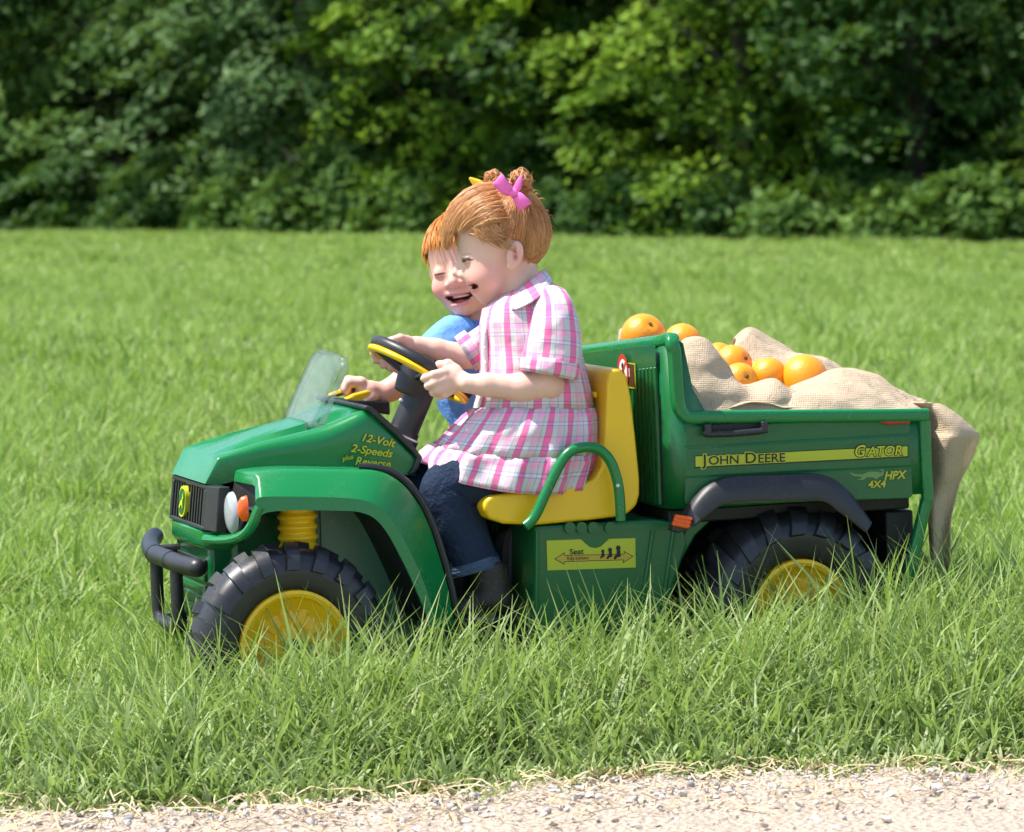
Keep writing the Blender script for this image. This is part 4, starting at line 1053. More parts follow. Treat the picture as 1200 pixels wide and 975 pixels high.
# ---- lettering and decals
def text_mesh(s, size, shear=0.0, off=0.0, space=1.0, xs=1.0):
    c = bpy.data.curves.new('lettering', 'FONT'); c.body = s; c.size = size; c.shear = shear; c.offset = off; c.space_character = space; c.resolution_u = 4
    o = bpy.data.objects.new('lettering', c); COL.objects.link(o)
    dg = bpy.context.evaluated_depsgraph_get(); me = bpy.data.meshes.new_from_object(o.evaluated_get(dg))
    vs = np.array([v.co[:] for v in me.vertices]); fs = [tuple(p.vertices) for p in me.polygons]
    bpy.data.objects.remove(o); bpy.data.curves.remove(c); bpy.data.meshes.remove(me)
    vs[:, 0] *= xs
    return vs, fs
def letter(name, s, pxa, pya, pxb, pyb, hpx, y, mat, parent, shear=0.0, bold=0.0, outline=None, olmat=None, dz=0.0, first_big=1.0, caps_small=None):
    """lettering whose baseline runs between two photograph pixels on the plane y"""
    a = V(pxa, pya, y); b = V(pxb, pyb, y); e = b - a; L = e.length; e.normalize(); up = Vector((-e.z, 0, e.x)); up = up if up.z > 0 else -up
    h = hpx / 612.0
    parts = []; cur = 0.0
    runs = caps_small if caps_small else [(s, 1.0)]
    allv = []
    for (t_, k_) in runs:
        for layer, off in (('t', bold), ('o', outline)):
            if off is None: continue
            vs, fs = text_mesh(t_, 1.0, shear, off)
            allv.append([layer, vs, fs, k_, cur])
        ref = text_mesh(t_, 1.0, shear, 0)[0]; cur += (ref[:, 0].max() - min(0, ref[:, 0].min())) * k_ + .10
    lo = min(A[1][:, 0].min() * A[3] + A[4] for A in allv if A[0] == 't'); hi = max(A[1][:, 0].max() * A[3] + A[4] for A in allv if A[0] == 't')
    hh = max((A[1][:, 1].max()) * A[3] for A in allv if A[0] == 't')
    sx = L / (hi - lo); sy = h / hh
    for layer, depth, mt in (('o', .0007, olmat), ('t', .0013, mat)):
        V_ = []; F_ = []
        for A in allv:
            if A[0] != layer: continue
            n = len(V_)
            for q in A[1]:
                p = a + e * ((q[0] * A[3] + A[4] - lo) * sx) + up * (q[1] * A[3] * sy); V_.append((p.x, y - depth - dz, p.z))
            F_ += [tuple(i + n for i in g) for g in A[2]]
        if V_: mk(name if layer == 't' else name + '_outline', V_, F_, mt, parent, smooth=False)
yd = -YB - .0066
def decal(pp, y, mat, name, parent):
    q = [V(a, b, y) for a, b in pp]; return mk(name, [(p.x, y, p.z) for p in q], [tuple(range(len(q)))], mat, parent, smooth=False)
decal([(814, 534), (1064.5, 522), (1064.5, 536), (814, 548.5)], yd - .0004, M['decal_black'], 'stripe_edge', bed)
decal([(815, 535), (1063.5, 523), (1063.5, 534.5), (815, 547)], yd - .0010, M['decal_yellow'], 'stripe', bed)
letter('lettering', 'JOHN DEERE', 822, 545.0, 920, 540.8, 12.0, yd - .001, M['decal_black'], bed, bold=0.012, outline=.075, olmat=M['decal_yellow'], caps_small=[('J', 1.0), ('OHN', .82), (' D', 1.0), ('EERE', .82)])
letter('lettering', 'GATOR', 1002, 535, 1057, 533, 13.0, yd - .0012, M['decal_text'], bed, shear=.2, bold=0.012, outline=.07, olmat=M['decal_black'], caps_small=[('G', 1.0), ('ATOR', .85)])
letter('lettering', 'HPX', 1036, 562.0, 1063, 560.5, 9.5, yd, M['decal_yellow'], bed, shear=.25, bold=0.03, outline=.07, olmat=M['decal_black'])
letter('lettering', '4X4', 1017, 571.5, 1038, 570.5, 8.0, yd - .0004, M['decal_yellow'], bed, shear=.1, bold=0.03, outline=.07, olmat=M['decal_black'])
gat = [(996, 553.5), (1002, 555.5), (1010, 556), (1018, 553), (1027, 552.5), (1033, 554), (1035, 551.5), (1031, 551), (1028, 551.5), (1034, 549.8), (1036.5, 552), (1035, 557), (1030, 559), (1027, 562), (1024, 559.5), (1016, 559), (1012, 562.5), (1004, 562), (1010, 560.5), (1008, 558.5), (1001, 558), (997, 555.5)]
decal(gat, yd - .0006, M['decal_green'], 'gator_graphic', bed)
# hood flank: 12-Volt, 2-Speeds, plus Reverse
yh = -0.1708
letter('lettering', '12-Volt', 424, 516.5, 463, 524.2, 9.0, yh, M['decal_text'], hood, shear=.22, bold=0.025, outline=.06, olmat=M['decal_black'])
letter('lettering', '2-Speeds', 410.5, 529, 459.5, 536.2, 9.0, yh, M['decal_text'], hood, shear=.22, bold=0.025, outline=.06, olmat=M['decal_black'])
letter('lettering', 'plus', 401, 540.2, 414.5, 537.2, 5.5, yh, M['decal_text'], hood, shear=.22, bold=0.02, outline=.07, olmat=M['decal_black'])
letter('lettering', 'Reverse', 416, 544.5, 457.5, 548.5, 9.5, yh, M['decal_text'], hood, shear=.22, bold=0.025, outline=.06, olmat=M['decal_black'])
# seat-adjustment sticker
ys_ = -0.3092
stk = decal([(640.5, 633.5), (680.5, 632), (685, 636), (691, 641), (697.5, 642.3), (704, 640.5), (709, 636), (713.5, 631.5), (744.5, 630.5), (745, 665), (641.5, 668.5)], ys_, M['decal_yellow'], 'seat_sticker', box_o)
decal([(649.5, 655), (662, 647), (661.5, 650.5), (731, 649.0), (731, 645.5), (742.5, 652), (730, 660), (730, 656.5), (662, 658.5), (662, 662)], ys_ - .0004, M['decal_brown'], 'arrow_outline', stk)
decal([(651.0, 655), (661, 648.7), (660.8, 651.3), (731.8, 649.8), (731.8, 647), (741, 652), (730.8, 658.5), (730.8, 655.7), (661.2, 657.7), (661.2, 660.3)], ys_ - .0008, M['decal_gold'], 'arrow', stk)
letter('lettering', 'Seat', 667.5, 649.6, 684, 649.0, 6.3, ys_ - .0006, M['decal_black'], stk, bold=.01)
letter('lettering', 'Adjustment', 663.5, 656.2, 690, 655.4, 4.2, ys_ - .0008, M['decal_brown'], stk, bold=.0)
for cx_, cy_, k_ in ((706.5, 650, .8), (715, 649.5, 1.0), (724.5, 648.5, 1.2)):
    hd_ = [(cx_ + 2.3 * k_ * math.cos(t), cy_ - 5.2 * k_ + 2.5 * k_ * math.sin(t)) for t in np.linspace(0, 2 * math.pi, 14, endpoint=False)]
    decal(hd_, ys_ - .0012, M['decal_black'], 'seated_figure', stk)
    decal([(cx_ - 1.4 * k_, cy_ - 3.2 * k_), (cx_ + 1.8 * k_, cy_ - 3.2 * k_), (cx_ + 2.6 * k_, cy_ + 3.0 * k_), (cx_ - 1.2 * k_, cy_ + 4.0 * k_), (cx_ - 2.2 * k_, cy_ + 5.8 * k_), (cx_ - 4.6 * k_, cy_ + 5.4 * k_), (cx_ - 3.4 * k_, cy_ + 2.4 * k_), (cx_ - 1.6 * k_, cy_ + .8 * k_)], ys_ - .0012, M['decal_black'], 'seated_figure', stk)
# ================================================================== sack and oranges in the bed
m, nt, b = nmat('burlap')
tc = N(nt, 'ShaderNodeTexCoord').outputs['Object']
big = noise(nt, 14, 4, .6, tc); fine = noise(nt, 260, 3, .7, tc)
w1 = N(nt, 'ShaderNodeTexWave'); w1.inputs['Scale'].default_value = 92; w1.inputs['Distortion'].default_value = 2.5; w1.inputs['Detail'].default_value = 2; w1.bands_direction = 'X'; nt.links.new(tc, w1.inputs[0])
w2 = N(nt, 'ShaderNodeTexWave'); w2.inputs['Scale'].default_value = 92; w2.inputs['Distortion'].default_value = 2.5; w2.inputs['Detail'].default_value = 2; w2.bands_direction = 'Z'; nt.links.new(tc, w2.inputs[0])
wv = math_(nt, 'MULTIPLY', w1.outputs['Fac'], w2.outputs['Fac'])
c = mixc(nt, big.outputs[0], (0.86, 0.70, 0.51), (0.74, 0.58, 0.40)); c = mixc(nt, math_(nt, 'MULTIPLY', wv, .35), c, (0.88, 0.76, 0.60)); c = mixc(nt, math_(nt, 'MULTIPLY', fine.outputs[0], .5), c, (0.50, 0.36, 0.23))
nt.links.new(c, b.inputs['Base Color']); b.inputs['Roughness'].default_value = .95; b.inputs['Specular IOR Level'].default_value = .1
h = math_(nt, 'ADD', math_(nt, 'MULTIPLY', wv, .35), math_(nt, 'ADD', math_(nt, 'ADD', math_(nt, 'MULTIPLY', big.outputs[0], 1.2), math_(nt, 'MULTIPLY', noise(nt, 42, 3, .5, tc).outputs[0], 1.6)), math_(nt, 'MULTIPLY', fine.outputs[0], .3))); bump(nt, h, .75, .009, b)
tr = N(nt, 'ShaderNodeBsdfTranslucent'); nt.links.new(c, tr.inputs[0]); mx = N(nt, 'ShaderNodeMixShader'); mx.inputs[0].default_value = .28; nt.links.new(b.outputs[0], mx.inputs[1]); nt.links.new(tr.outputs[0], mx.inputs[2]); nt.links.new(mx.outputs[0], nt.nodes['Material Output'].inputs[0])
M['burlap'] = m
sack_v = []; sack_f = []
def add_sheet(curves, n, seed, crump=.0055):
    rows = [catmull(c_, n) for c_ in curves]
    dense = np.array([catmull([r_[j] for r_ in rows], 5 * (len(rows) - 1) + 1) for j in range(n)])      # n x k x 3
    dense = dense.transpose(1, 0, 2); k = dense.shape[0]
    r_ = np.random.default_rng(seed); X = dense.reshape(-1, 3); d = np.zeros((len(X), 3))
    for q in range(9):
        kv = r_.normal(size=3) * (14 + 9 * q); d += np.sin(X @ kv + r_.uniform(0, 6.28))[:, None] * r_.normal(size=3) / (1 + .55 * q)
    X = X + d * crump
    f0 = len(sack_v); sack_v.extend(map(tuple, X))
    for i in range(k - 1):
        for j in range(n - 1): sack_f.append((f0 + i * n + j, f0 + i * n + j + 1, f0 + (i + 1) * n + j + 1, f0 + (i + 1) * n + j))
def vv(lst, y): return [tuple(V(a, b_, y)) for a, b_ in lst]
# near fold, rising at the headboard and dipping towards the middle
add_sheet([vv([(801, 496), (815, 497), (832, 496), (850, 496), (868, 495), (890, 494), (910, 493), (935, 492), (968, 490)], -.322),
           vv([(799, 465), (812, 462), (832, 464), (850, 468), (866, 473), (888, 477), (908, 474), (935, 480), (968, 485)], -.306),
           vv([(797, 430), (808, 424), (826, 424), (842, 436), (856, 450), (878, 462), (904, 456), (930, 470), (966, 481)], -.275),
           vv([(795, 408), (804, 394), (819, 393), (834, 405), (848, 426), (870, 448), (906, 443), (925, 454), (966, 477)], -.225),
           vv([(797, 418), (805, 402), (819, 401), (834, 414), (848, 434), (870, 457), (906, 455), (926, 464), (966, 482)], -.17),
           vv([(797, 445), (806, 432), (820, 430), (835, 440), (850, 458), (872, 474), (906, 474), (928, 478), (966, 488)], -.11)], 46, 1)
# right fold, rising to the tail
add_sheet([vv([(920, 492), (945, 490), (975, 488), (1005, 487), (1035, 486), (1060, 485), (1078, 484)], -.318),
           vv([(922, 474), (948, 468), (976, 462), (1005, 461), (1035, 466), (1058, 474), (1078, 480)], -.285),
           vv([(925, 459), (950, 449), (974, 439), (998, 437), (1026, 445), (1052, 460), (1076, 474)], -.22),
           vv([(927, 454), (950, 444), (974, 432), (994, 430), (1025, 438), (1052, 455), (1080, 471)], -.16),
           vv([(930, 460), (952, 452), (975, 442), (995, 441), (1025, 448), (1052, 463), (1084, 474)], -.09),
           vv([(930, 484), (952, 478), (975, 472), (995, 470), (1025, 472), (1052, 478), (1086, 480)], -.02)], 46, 2)
# far fold behind the oranges
add_sheet([vv([(850, 440), (868, 436), (885, 432), (910, 434), (940, 440), (985, 450), (1040, 470)], .04),
           vv([(856, 415), (870, 404), (886, 402), (910, 408), (938, 420), (980, 440), (1040, 464)], .09),
           vv([(860, 403), (874, 392), (886, 391), (910, 399), (940, 413), (980, 434), (1040, 460)], .14),
           vv([(856, 410), (873, 400), (888, 399), (912, 407), (940, 420), (980, 441), (1040, 463)], .22),
           vv([(850, 455), (870, 452), (888, 450), (912, 452), (940, 456), (980, 462), (1040, 468)], .30)], 40, 3)
# filler under everything
zf = zside - .012
add_sheet([[(x, y, zf + .030 * math.sin(x * 9 + y * 7) + .05 * max(0, .45 - x)) for x in np.linspace(xh + .02, xr - .012, 9)] for y in np.linspace(-YB + .03, YB - .03, 8)], 36, 4, .006)
# lump peeping over the headboard
c_ = V(711, 400, .06)
add_sheet([[(c_.x + .05 + .022 * k * math.cos(t), c_.y + .028 * k * math.sin(t), c_.z + .026 * math.sqrt(max(0, 1 - (k / 1.25) ** 2)) - .03 * max(0, k - 1)) for t in np.linspace(0, 2 * math.pi, 13)] for k in (2.0, 1.25, 1.0, .7, .3, .02)], 30, 5, .0015)
# corner hanging over the tail
rows = [(470, 1064, 1084, -.25), (473, 1068, 1100, -.25), (480, 1074, 1114, -.26), (492, 1078, 1131, -.27), (508, 1080, 1146, -.28), (516, 1080, 1145, -.285), (535, 1081, 1139, -.28), (560, 1083, 1131, -.275), (585, 1084, 1122, -.27), (615, 1088, 1113, -.265), (640, 1089, 1112, -.26), (668, 1091, 1113, -.26)]
cur = []
for i, (py, xl, xr_, y) in enumerate(rows):
    c0_ = []
    for j, t in enumerate(np.linspace(0, 1, 9)):
        p = V(xl + (xr_ - xl) * t, py + (1 - t) * (2 if i < 4 else 0), y + .022 * math.sin(t * 5.5 + i * .35) * min(1, i / 3) + .03 * (1 - t)); c0_.append(tuple(p))
    cur.append(c0_)
add_sheet(cur, 26, 6, .002)
# inner layer of the hanging corner
cur = []
for i, (py, xl, xr_) in enumerate([(486, 1080, 1112), (510, 1084, 1128), (540, 1084, 1118), (575, 1086, 1108), (610, 1090, 1104), (650, 1092, 1106), (690, 1094, 1108)]):
    cur.append([tuple(V(xl + (xr_ - xl) * t, py, -.17 + .02 * math.sin(t * 6 + i))) for t in np.linspace(0, 1, 7)])
add_sheet(cur, 20, 7, .002)
sack = mk('burlap_sack', sack_v, sack_f, M['burlap'], None, solid=.003, sharp=0, sub=1)
tag(sack, 'crumpled tan burlap sack lining the cargo bed and hanging over its tail', 'sack')

m, nt, b = nmat('orange_peel')
tc = N(nt, 'ShaderNodeTexCoord').outputs['Object']; oi = N(nt, 'ShaderNodeObjectInfo')
vo = N(nt, 'ShaderNodeTexVoronoi'); vo.inputs['Scale'].default_value = 420; nt.links.new(tc, vo.inputs['Vector'])
nb = noise(nt, 30, 3, .6, tc)
c = mixc(nt, oi.outputs['Random'], (0.90, 0.30, 0.008), (0.92, 0.38, 0.012)); c = mixc(nt, math_(nt, 'MULTIPLY', nb.outputs[0], .5), c, (0.88, 0.24, 0.006))
nt.links.new(c, b.inputs['Base Color']); b.inputs['Roughness'].default_value = .38; b.inputs['Subsurface Weight'].default_value = .12; b.inputs['Subsurface Radius'].default_value = (1, .4, .1); b.inputs['Subsurface Scale'].default_value = .006
h = math_(nt, 'ADD', vo.outputs['Distance'], math_(nt, 'MULTIPLY', nb.outputs[0], 1.0)); bump(nt, h, .35, .0015, b)
M['peel'] = m
M['stem'] = flat('green_brown_stem', (.12, .10, .03), .8)
def orange(px_, py_, r_px, y, label, tilt_):
    c_ = V(px_, py_, y); Rm = r_px / 628.0
    v = []; f = []; nu_, nv_ = 32, 20
    prof = []
    for j in range(nv_ + 1):
        a = math.pi * j / nv_; r_ = Rm * math.sin(a); z_ = Rm * .95 * math.cos(a)
        z_ -= .10 * Rm * math.exp(-(a / .22) ** 2); z_ += .05 * Rm * math.exp(-((math.pi - a) / .22) ** 2)
        prof.append((max(r_, 1e-5), z_))
    v, f = lathe(prof, (0, 0, 0), 'z', nu_)
    E_ = Euler(tilt_).to_matrix().to_4x4()
    o = empty('orange', MV @ c_); WORLD[o.name] = Matrix.Translation(MV @ c_)
    p = mk('peel', [tuple(MV.to_3x3() @ (E_ @ Vector(q)) + (MV @ c_)) for q in v], f, M['peel'], o, space='W', sharp=0)
    st_ = [E_ @ Vector((.0035 * math.cos(t) * k, .0035 * math.sin(t) * k, Rm * .86 + hh)) for k, hh in ((1.2, 0), (1.0, .003), (.3, .0036)) for t in np.linspace(0, 2 * math.pi, 9)[:-1]]
    v2 = [tuple(MV.to_3x3() @ q + (MV @ c_)) for q in st_]; f2 = [(i * 8 + j, i * 8 + (j + 1) % 8, (i + 1) * 8 + (j + 1) % 8, (i + 1) * 8 + j) for i in range(2) for j in range(8)]
    mk('stem_end', v2, f2, M['stem'], o, space='W')
    tag(o, label, 'orange', 'oranges piled in the cargo bed')
orange(754, 393.5, 27.5, .02, 'leftmost orange, just above the green headboard top', (.9, .2, 0))
orange(800, 401, 23.5, .0, 'orange second from left, half hidden behind headboard corner', (.3, .8, 1))
orange(843, 422, 22, .08, 'orange mostly hidden behind the middle pile, only its top showing', (.4, 1, 0))
orange(859, 427, 24, -.03, 'orange at the top of the middle pile beside the burlap peak', (1.2, .2, .5))
orange(867, 446, 22, -.10, 'low front orange of the middle pile, half sunk behind burlap', (1.25, .45, 0))
orange(901, 441, 23, -.075, 'middle orange just left of the largest one', (1.9, -.6, 0))
orange(943, 445, 31, -.10, 'largest and rightmost orange lying on the burlap', (.2, 1.2, 0))
orange(892, 437, 17.5, .05, 'small orange glimpsed behind the two front right oranges', (.4, .2, 0))
# ================================================================== children
# ---- signed-distance modelling: soft unions of tapered limbs and ellipsoids, meshed into ONE surface
class Field:
    def __init__(s, lo, hi, h):
        s.lo = np.array(lo, float); s.h = h
        s.n = np.ceil((np.array(hi, float) - s.lo) / h).astype(int) + 1
        s.D = np.full(tuple(s.n), 30.0, dtype=np.float32)
    def _block(s, a, b):
        i0 = np.clip(np.floor((a - s.lo) / s.h).astype(int), 0, s.n - 1); i1 = np.clip(np.ceil((b - s.lo) / s.h).astype(int) + 1, 1, s.n)
        sl = tuple(slice(p, q) for p, q in zip(i0, i1))
        ax = [(np.arange(p, q) * s.h + o).astype(np.float32) for p, q, o in zip(i0, i1, s.lo)]
        return sl, ax[0][:, None, None], ax[1][None, :, None], ax[2][None, None, :]
    def _mix(s, sl, d, k, sub):
        A = s.D[sl]
        if sub: A = -A
        if k > 0:
            h = np.maximum(k - np.abs(A - d), 0) / k; r = np.minimum(A, d) - h * h * k * .25
        else: r = np.minimum(A, d)
        s.D[sl] = -r if sub else r
    def ell(s, c, r, k=6.0, sub=False, rot=None):
        c = np.array(c, float); r = np.array(r, float); m = (r.max() if rot is not None else r) + k + 3
        sl, X, Y, Z = s._block(c - m, c + m); X = X - c[0]; Y = Y - c[1]; Z = Z - c[2]
        if rot is not None:
            rot = np.array(rot, dtype=np.float32); X, Y, Z = (rot[i, 0] * X + rot[i, 1] * Y + rot[i, 2] * Z for i in range(3))
        k0 = np.sqrt((X / r[0]) ** 2 + (Y / r[1]) ** 2 + (Z / r[2]) ** 2) + 1e-6
        k1 = np.sqrt((X / r[0] ** 2) ** 2 + (Y / r[1] ** 2) ** 2 + (Z / r[2] ** 2) ** 2) + 1e-6
        s._mix(sl, (k0 * (k0 - 1) / k1).astype(np.float32), k, sub)
    def cone(s, a, b, ra, rb, k=6.0, sub=False):
        a = np.array(a, float); b = np.array(b, float); m = max(ra, rb) + k + 3
        sl, X, Y, Z = s._block(np.minimum(a, b) - m, np.maximum(a, b) + m); ab = b - a; L = ab @ ab + 1e-9
        t = np.clip(((X - a[0]) * ab[0] + (Y - a[1]) * ab[1] + (Z - a[2]) * ab[2]) / L, 0, 1)
        d = np.sqrt((X - a[0] - t * ab[0]) ** 2 + (Y - a[1] - t * ab[1]) ** 2 + (Z - a[2] - t * ab[2]) ** 2) - (ra + (rb - ra) * t)
        s._mix(sl, d.astype(np.float32), k, sub)
    def chain(s, pts, rr, k=4.0, k0=None):
        for i in range(len(pts) - 1): s.cone(pts[i], pts[i + 1], rr[i], rr[i + 1], (k0 if (i == 0 and k0) else k))
    def mesh(s):
        D = s.D; neg = (D < 0)
        n = D.shape
        c = np.zeros((n[0] - 1, n[1] - 1, n[2] - 1), dtype=np.uint8)
        for dx in (0, 1):
            for dy in (0, 1):
                for dz in (0, 1): c += neg[dx:n[0] - 1 + dx, dy:n[1] - 1 + dy, dz:n[2] - 1 + dz]
        act = np.argwhere((c > 0) & (c < 8)); idx = np.full(c.shape, -1, dtype=np.int32); idx[tuple(act.T)] = np.arange(len(act))
        cor = np.array([(a, b, d) for a in (0, 1) for b in (0, 1) for d in (0, 1)])
        val = np.stack([D[tuple((act + o).T)] for o in cor], 1)
        acc = np.zeros((len(act), 3)); cnt = np.zeros(len(act))
        for i in range(8):
            for j in range(i + 1, 8):
                if np.abs(cor[i] - cor[j]).sum() != 1: continue
                m = (val[:, i] < 0) != (val[:, j] < 0)
                t = val[m, i] / (val[m, i] - val[m, j])
                acc[m] += cor[i] + t[:, None] * (cor[j] - cor[i]); cnt[m] += 1
        P = (act + acc / cnt[:, None]) * s.h + s.lo
        Q = []
        for ax in range(3):
            u, v_ = [(1, 2), (2, 0), (0, 1)][ax]
            sl0 = [slice(None)] * 3; sl1 = [slice(None)] * 3; sl0[ax] = slice(0, -1); sl1[ax] = slice(1, None)
            a = neg[tuple(sl0)]; b = neg[tuple(sl1)]; e = np.argwhere(a != b)
            ok = (e[:, u] > 0) & (e[:, v_] > 0) & (e[:, u] < n[u] - 1) & (e[:, v_] < n[v_] - 1); e = e[ok]
            fl = a[tuple(e.T)]
            eu = np.zeros(3, int); eu[u] = 1; ev = np.zeros(3, int); ev[v_] = 1
            q = np.stack([idx[tuple((e - eu - ev).T)], idx[tuple((e - ev).T)], idx[tuple(e.T)], idx[tuple((e - eu).T)]], 1)
            q[~fl] = q[~fl][:, ::-1]; Q.append(q)
        Q = np.vstack(Q)
        return P, Q[:, ::-1].copy()          # y runs down, so the winding is mirrored

# ---- materials for people
def ellmask(nt, coord, c, r, soft=0.35, rot=None):
    """1 inside an ellipsoid of the body's own coordinates, 0 outside"""
    a = N(nt, 'ShaderNodeVectorMath'); a.operation = 'SUBTRACT'; nt.links.new(coord, a.inputs[0]); a.inputs[1].default_value = c
    src = a.outputs[0]
    if rot is not None:
        rv = N(nt, 'ShaderNodeVectorRotate'); rv.rotation_type = 'AXIS_ANGLE'; nt.links.new(src, rv.inputs[0]); rv.inputs['Center'].default_value = (0, 0, 0)
        rv.inputs['Axis'].default_value = rot[0]; rv.inputs['Angle'].default_value = rot[1]; src = rv.outputs[0]
    d = N(nt, 'ShaderNodeVectorMath'); d.operation = 'DIVIDE'; nt.links.new(src, d.inputs[0]); d.inputs[1].default_value = r
    l = N(nt, 'ShaderNodeVectorMath'); l.operation = 'LENGTH'; nt.links.new(d.outputs[0], l.inputs[0])
    mr = N(nt, 'ShaderNodeMapRange'); nt.links.new(l.outputs['Value'], mr.inputs[0])
    mr.inputs[1].default_value = 1.0 - soft; mr.inputs[2].default_value = 1.0 + soft; mr.inputs[3].default_value = 1.0; mr.inputs[4].default_value = 0.0
    mr.interpolation_type = 'SMOOTHSTEP'
    return mr.outputs[0]

def skin(name, base, marks):
    """marks: (centre, radii, colour, strength, softness) in the figure's px frame, kept as the attribute 'body'"""
    m, nt, b = nmat(name)
    at = N(nt, 'ShaderNodeAttribute'); at.attribute_name = 'body'; co = at.outputs['Vector']
    nz = noise(nt, 0.12, 4, 0.6, co); nf = noise(nt, 0.9, 3, 0.6, co)
    col = mixc(nt, math_(nt, 'MULTIPLY', nz.outputs[0], 0.5), base, (base[0] * .93, base[1] * .80, base[2] * .76))
    for mk_ in marks:
        c, r, colr, st, soft = mk_[:5]
        k = ellmask(nt, co, c, r, soft, mk_[5] if len(mk_) > 5 else None); col = mixc(nt, math_(nt, 'MULTIPLY', k, st), col, colr)
    nt.links.new(col, b.inputs['Base Color'])
    b.inputs['Roughness'].default_value = 0.48; b.inputs['Specular IOR Level'].default_value = 0.35
    b.inputs['Subsurface Weight'].default_value = 0.25; b.inputs['Subsurface Radius'].default_value = (1.0, 0.35, 0.2); b.inputs['Subsurface Scale'].default_value = 0.006
    bump(nt, nf.outputs[0], 0.12, 0.002, b)
    return m

def hairmat(name, c_root, c_tip, rough=0.45):
    m, nt, b = nmat(name)
    at = N(nt, 'ShaderNodeAttribute'); at.attribute_name = 'strand'
    sp_ = N(nt, 'ShaderNodeSeparateXYZ'); nt.links.new(at.outputs['Vector'], sp_.inputs[0])
    c = mixc(nt, sp_.outputs[1], c_root, c_tip)
    c = mixc(nt, math_(nt, 'MULTIPLY', sp_.outputs[0], 0.55), c, tuple(x * .45 for x in c_root))
    nt.links.new(c, b.inputs['Base Color']); b.inputs['Roughness'].default_value = rough; b.inputs['Specular IOR Level'].default_value = 0.4
    return m

class Strands:
    def __init__(s): s.V = []; s.F = []; s.A = []; s.n = 0
    def add(s, P, r0, r1, rnd, wid=1.0):
        P = np.asarray(P, float); m = len(P); T, Nn, Bn = frames(P)
        rr = np.linspace(r0, r1, m); ring_ = []
        for k in range(3):
            a = 2 * math.pi * k / 3 + rnd * 6
            ring_.append(P + (Nn * math.cos(a) + Bn * math.sin(a)) * rr[:, None])
        s.V.append(np.stack(ring_, 1).reshape(-1, 3))
        i = np.arange(m - 1)[:, None] * 3
        for k in range(3):
            l = (k + 1) % 3; s.F.append(np.hstack([i + k, i + l, i + 3 + l, i + 3 + k]) + s.n)
        s.A.append(np.stack([np.full(m * 3, rnd), np.repeat(np.linspace(0, 1, m), 3), np.zeros(m * 3)], 1)); s.n += m * 3
    def build(s, name, sp_, mat, parent):
        return mk(name, sp_.arr(np.vstack(s.V)), np.vstack(s.F), mat, parent, sharp=0, attrs={'strand': np.vstack(s.A)})

def on_ell(c, r, d):
    d = np.asarray(d, float); d = d / np.linalg.norm(d / 1.0)
    return np.array(c) + d / np.sqrt(((d / np.array(r)) ** 2).sum())

def over_ell(c, r, p0, p1, n, lift=0.0, lift_end=0.0, wob=0.0, rng=None):
    """path that hugs an ellipsoid between two directions"""
    c = np.array(c, float); d0 = (np.array(p0, float) - c); d1 = (np.array(p1, float) - c)
    out = []; ph = rng.uniform(0, 6.28, 3) if rng is not None else np.zeros(3)
    for t in np.linspace(0, 1, n):
        d = d0 * (1 - t) + d1 * t; q = on_ell(c, r, d); nrm = (q - c) / np.linalg.norm(q - c)
        q = q + nrm * (lift * math.sin(math.pi * t) + lift_end * t * t) + wob * t * np.sin(ph + t * np.array([5.0, 4.0, 6.0])); out.append(q)
    return np.array(out)

def rings_mesh(rings):
    """closed rings -> verts, quads and (u, v) in px units"""
    m = len(rings[0]); v = np.vstack([np.asarray(r_) for r_ in rings]); f = []
    for i in range(len(rings) - 1):
        for j in range(m - 1): f.append((i * m + j, i * m + j + 1, (i + 1) * m + j + 1, (i + 1) * m + j))
    uv = np.zeros((len(v), 2)); vv = 0
    for i, r_ in enumerate(rings):
        r_ = np.asarray(r_)
        if i: vv += np.linalg.norm(r_ - np.asarray(rings[i - 1]), axis=1).mean()
        uv[i * m:(i + 1) * m, 1] = vv
    return v, np.array(f), uv

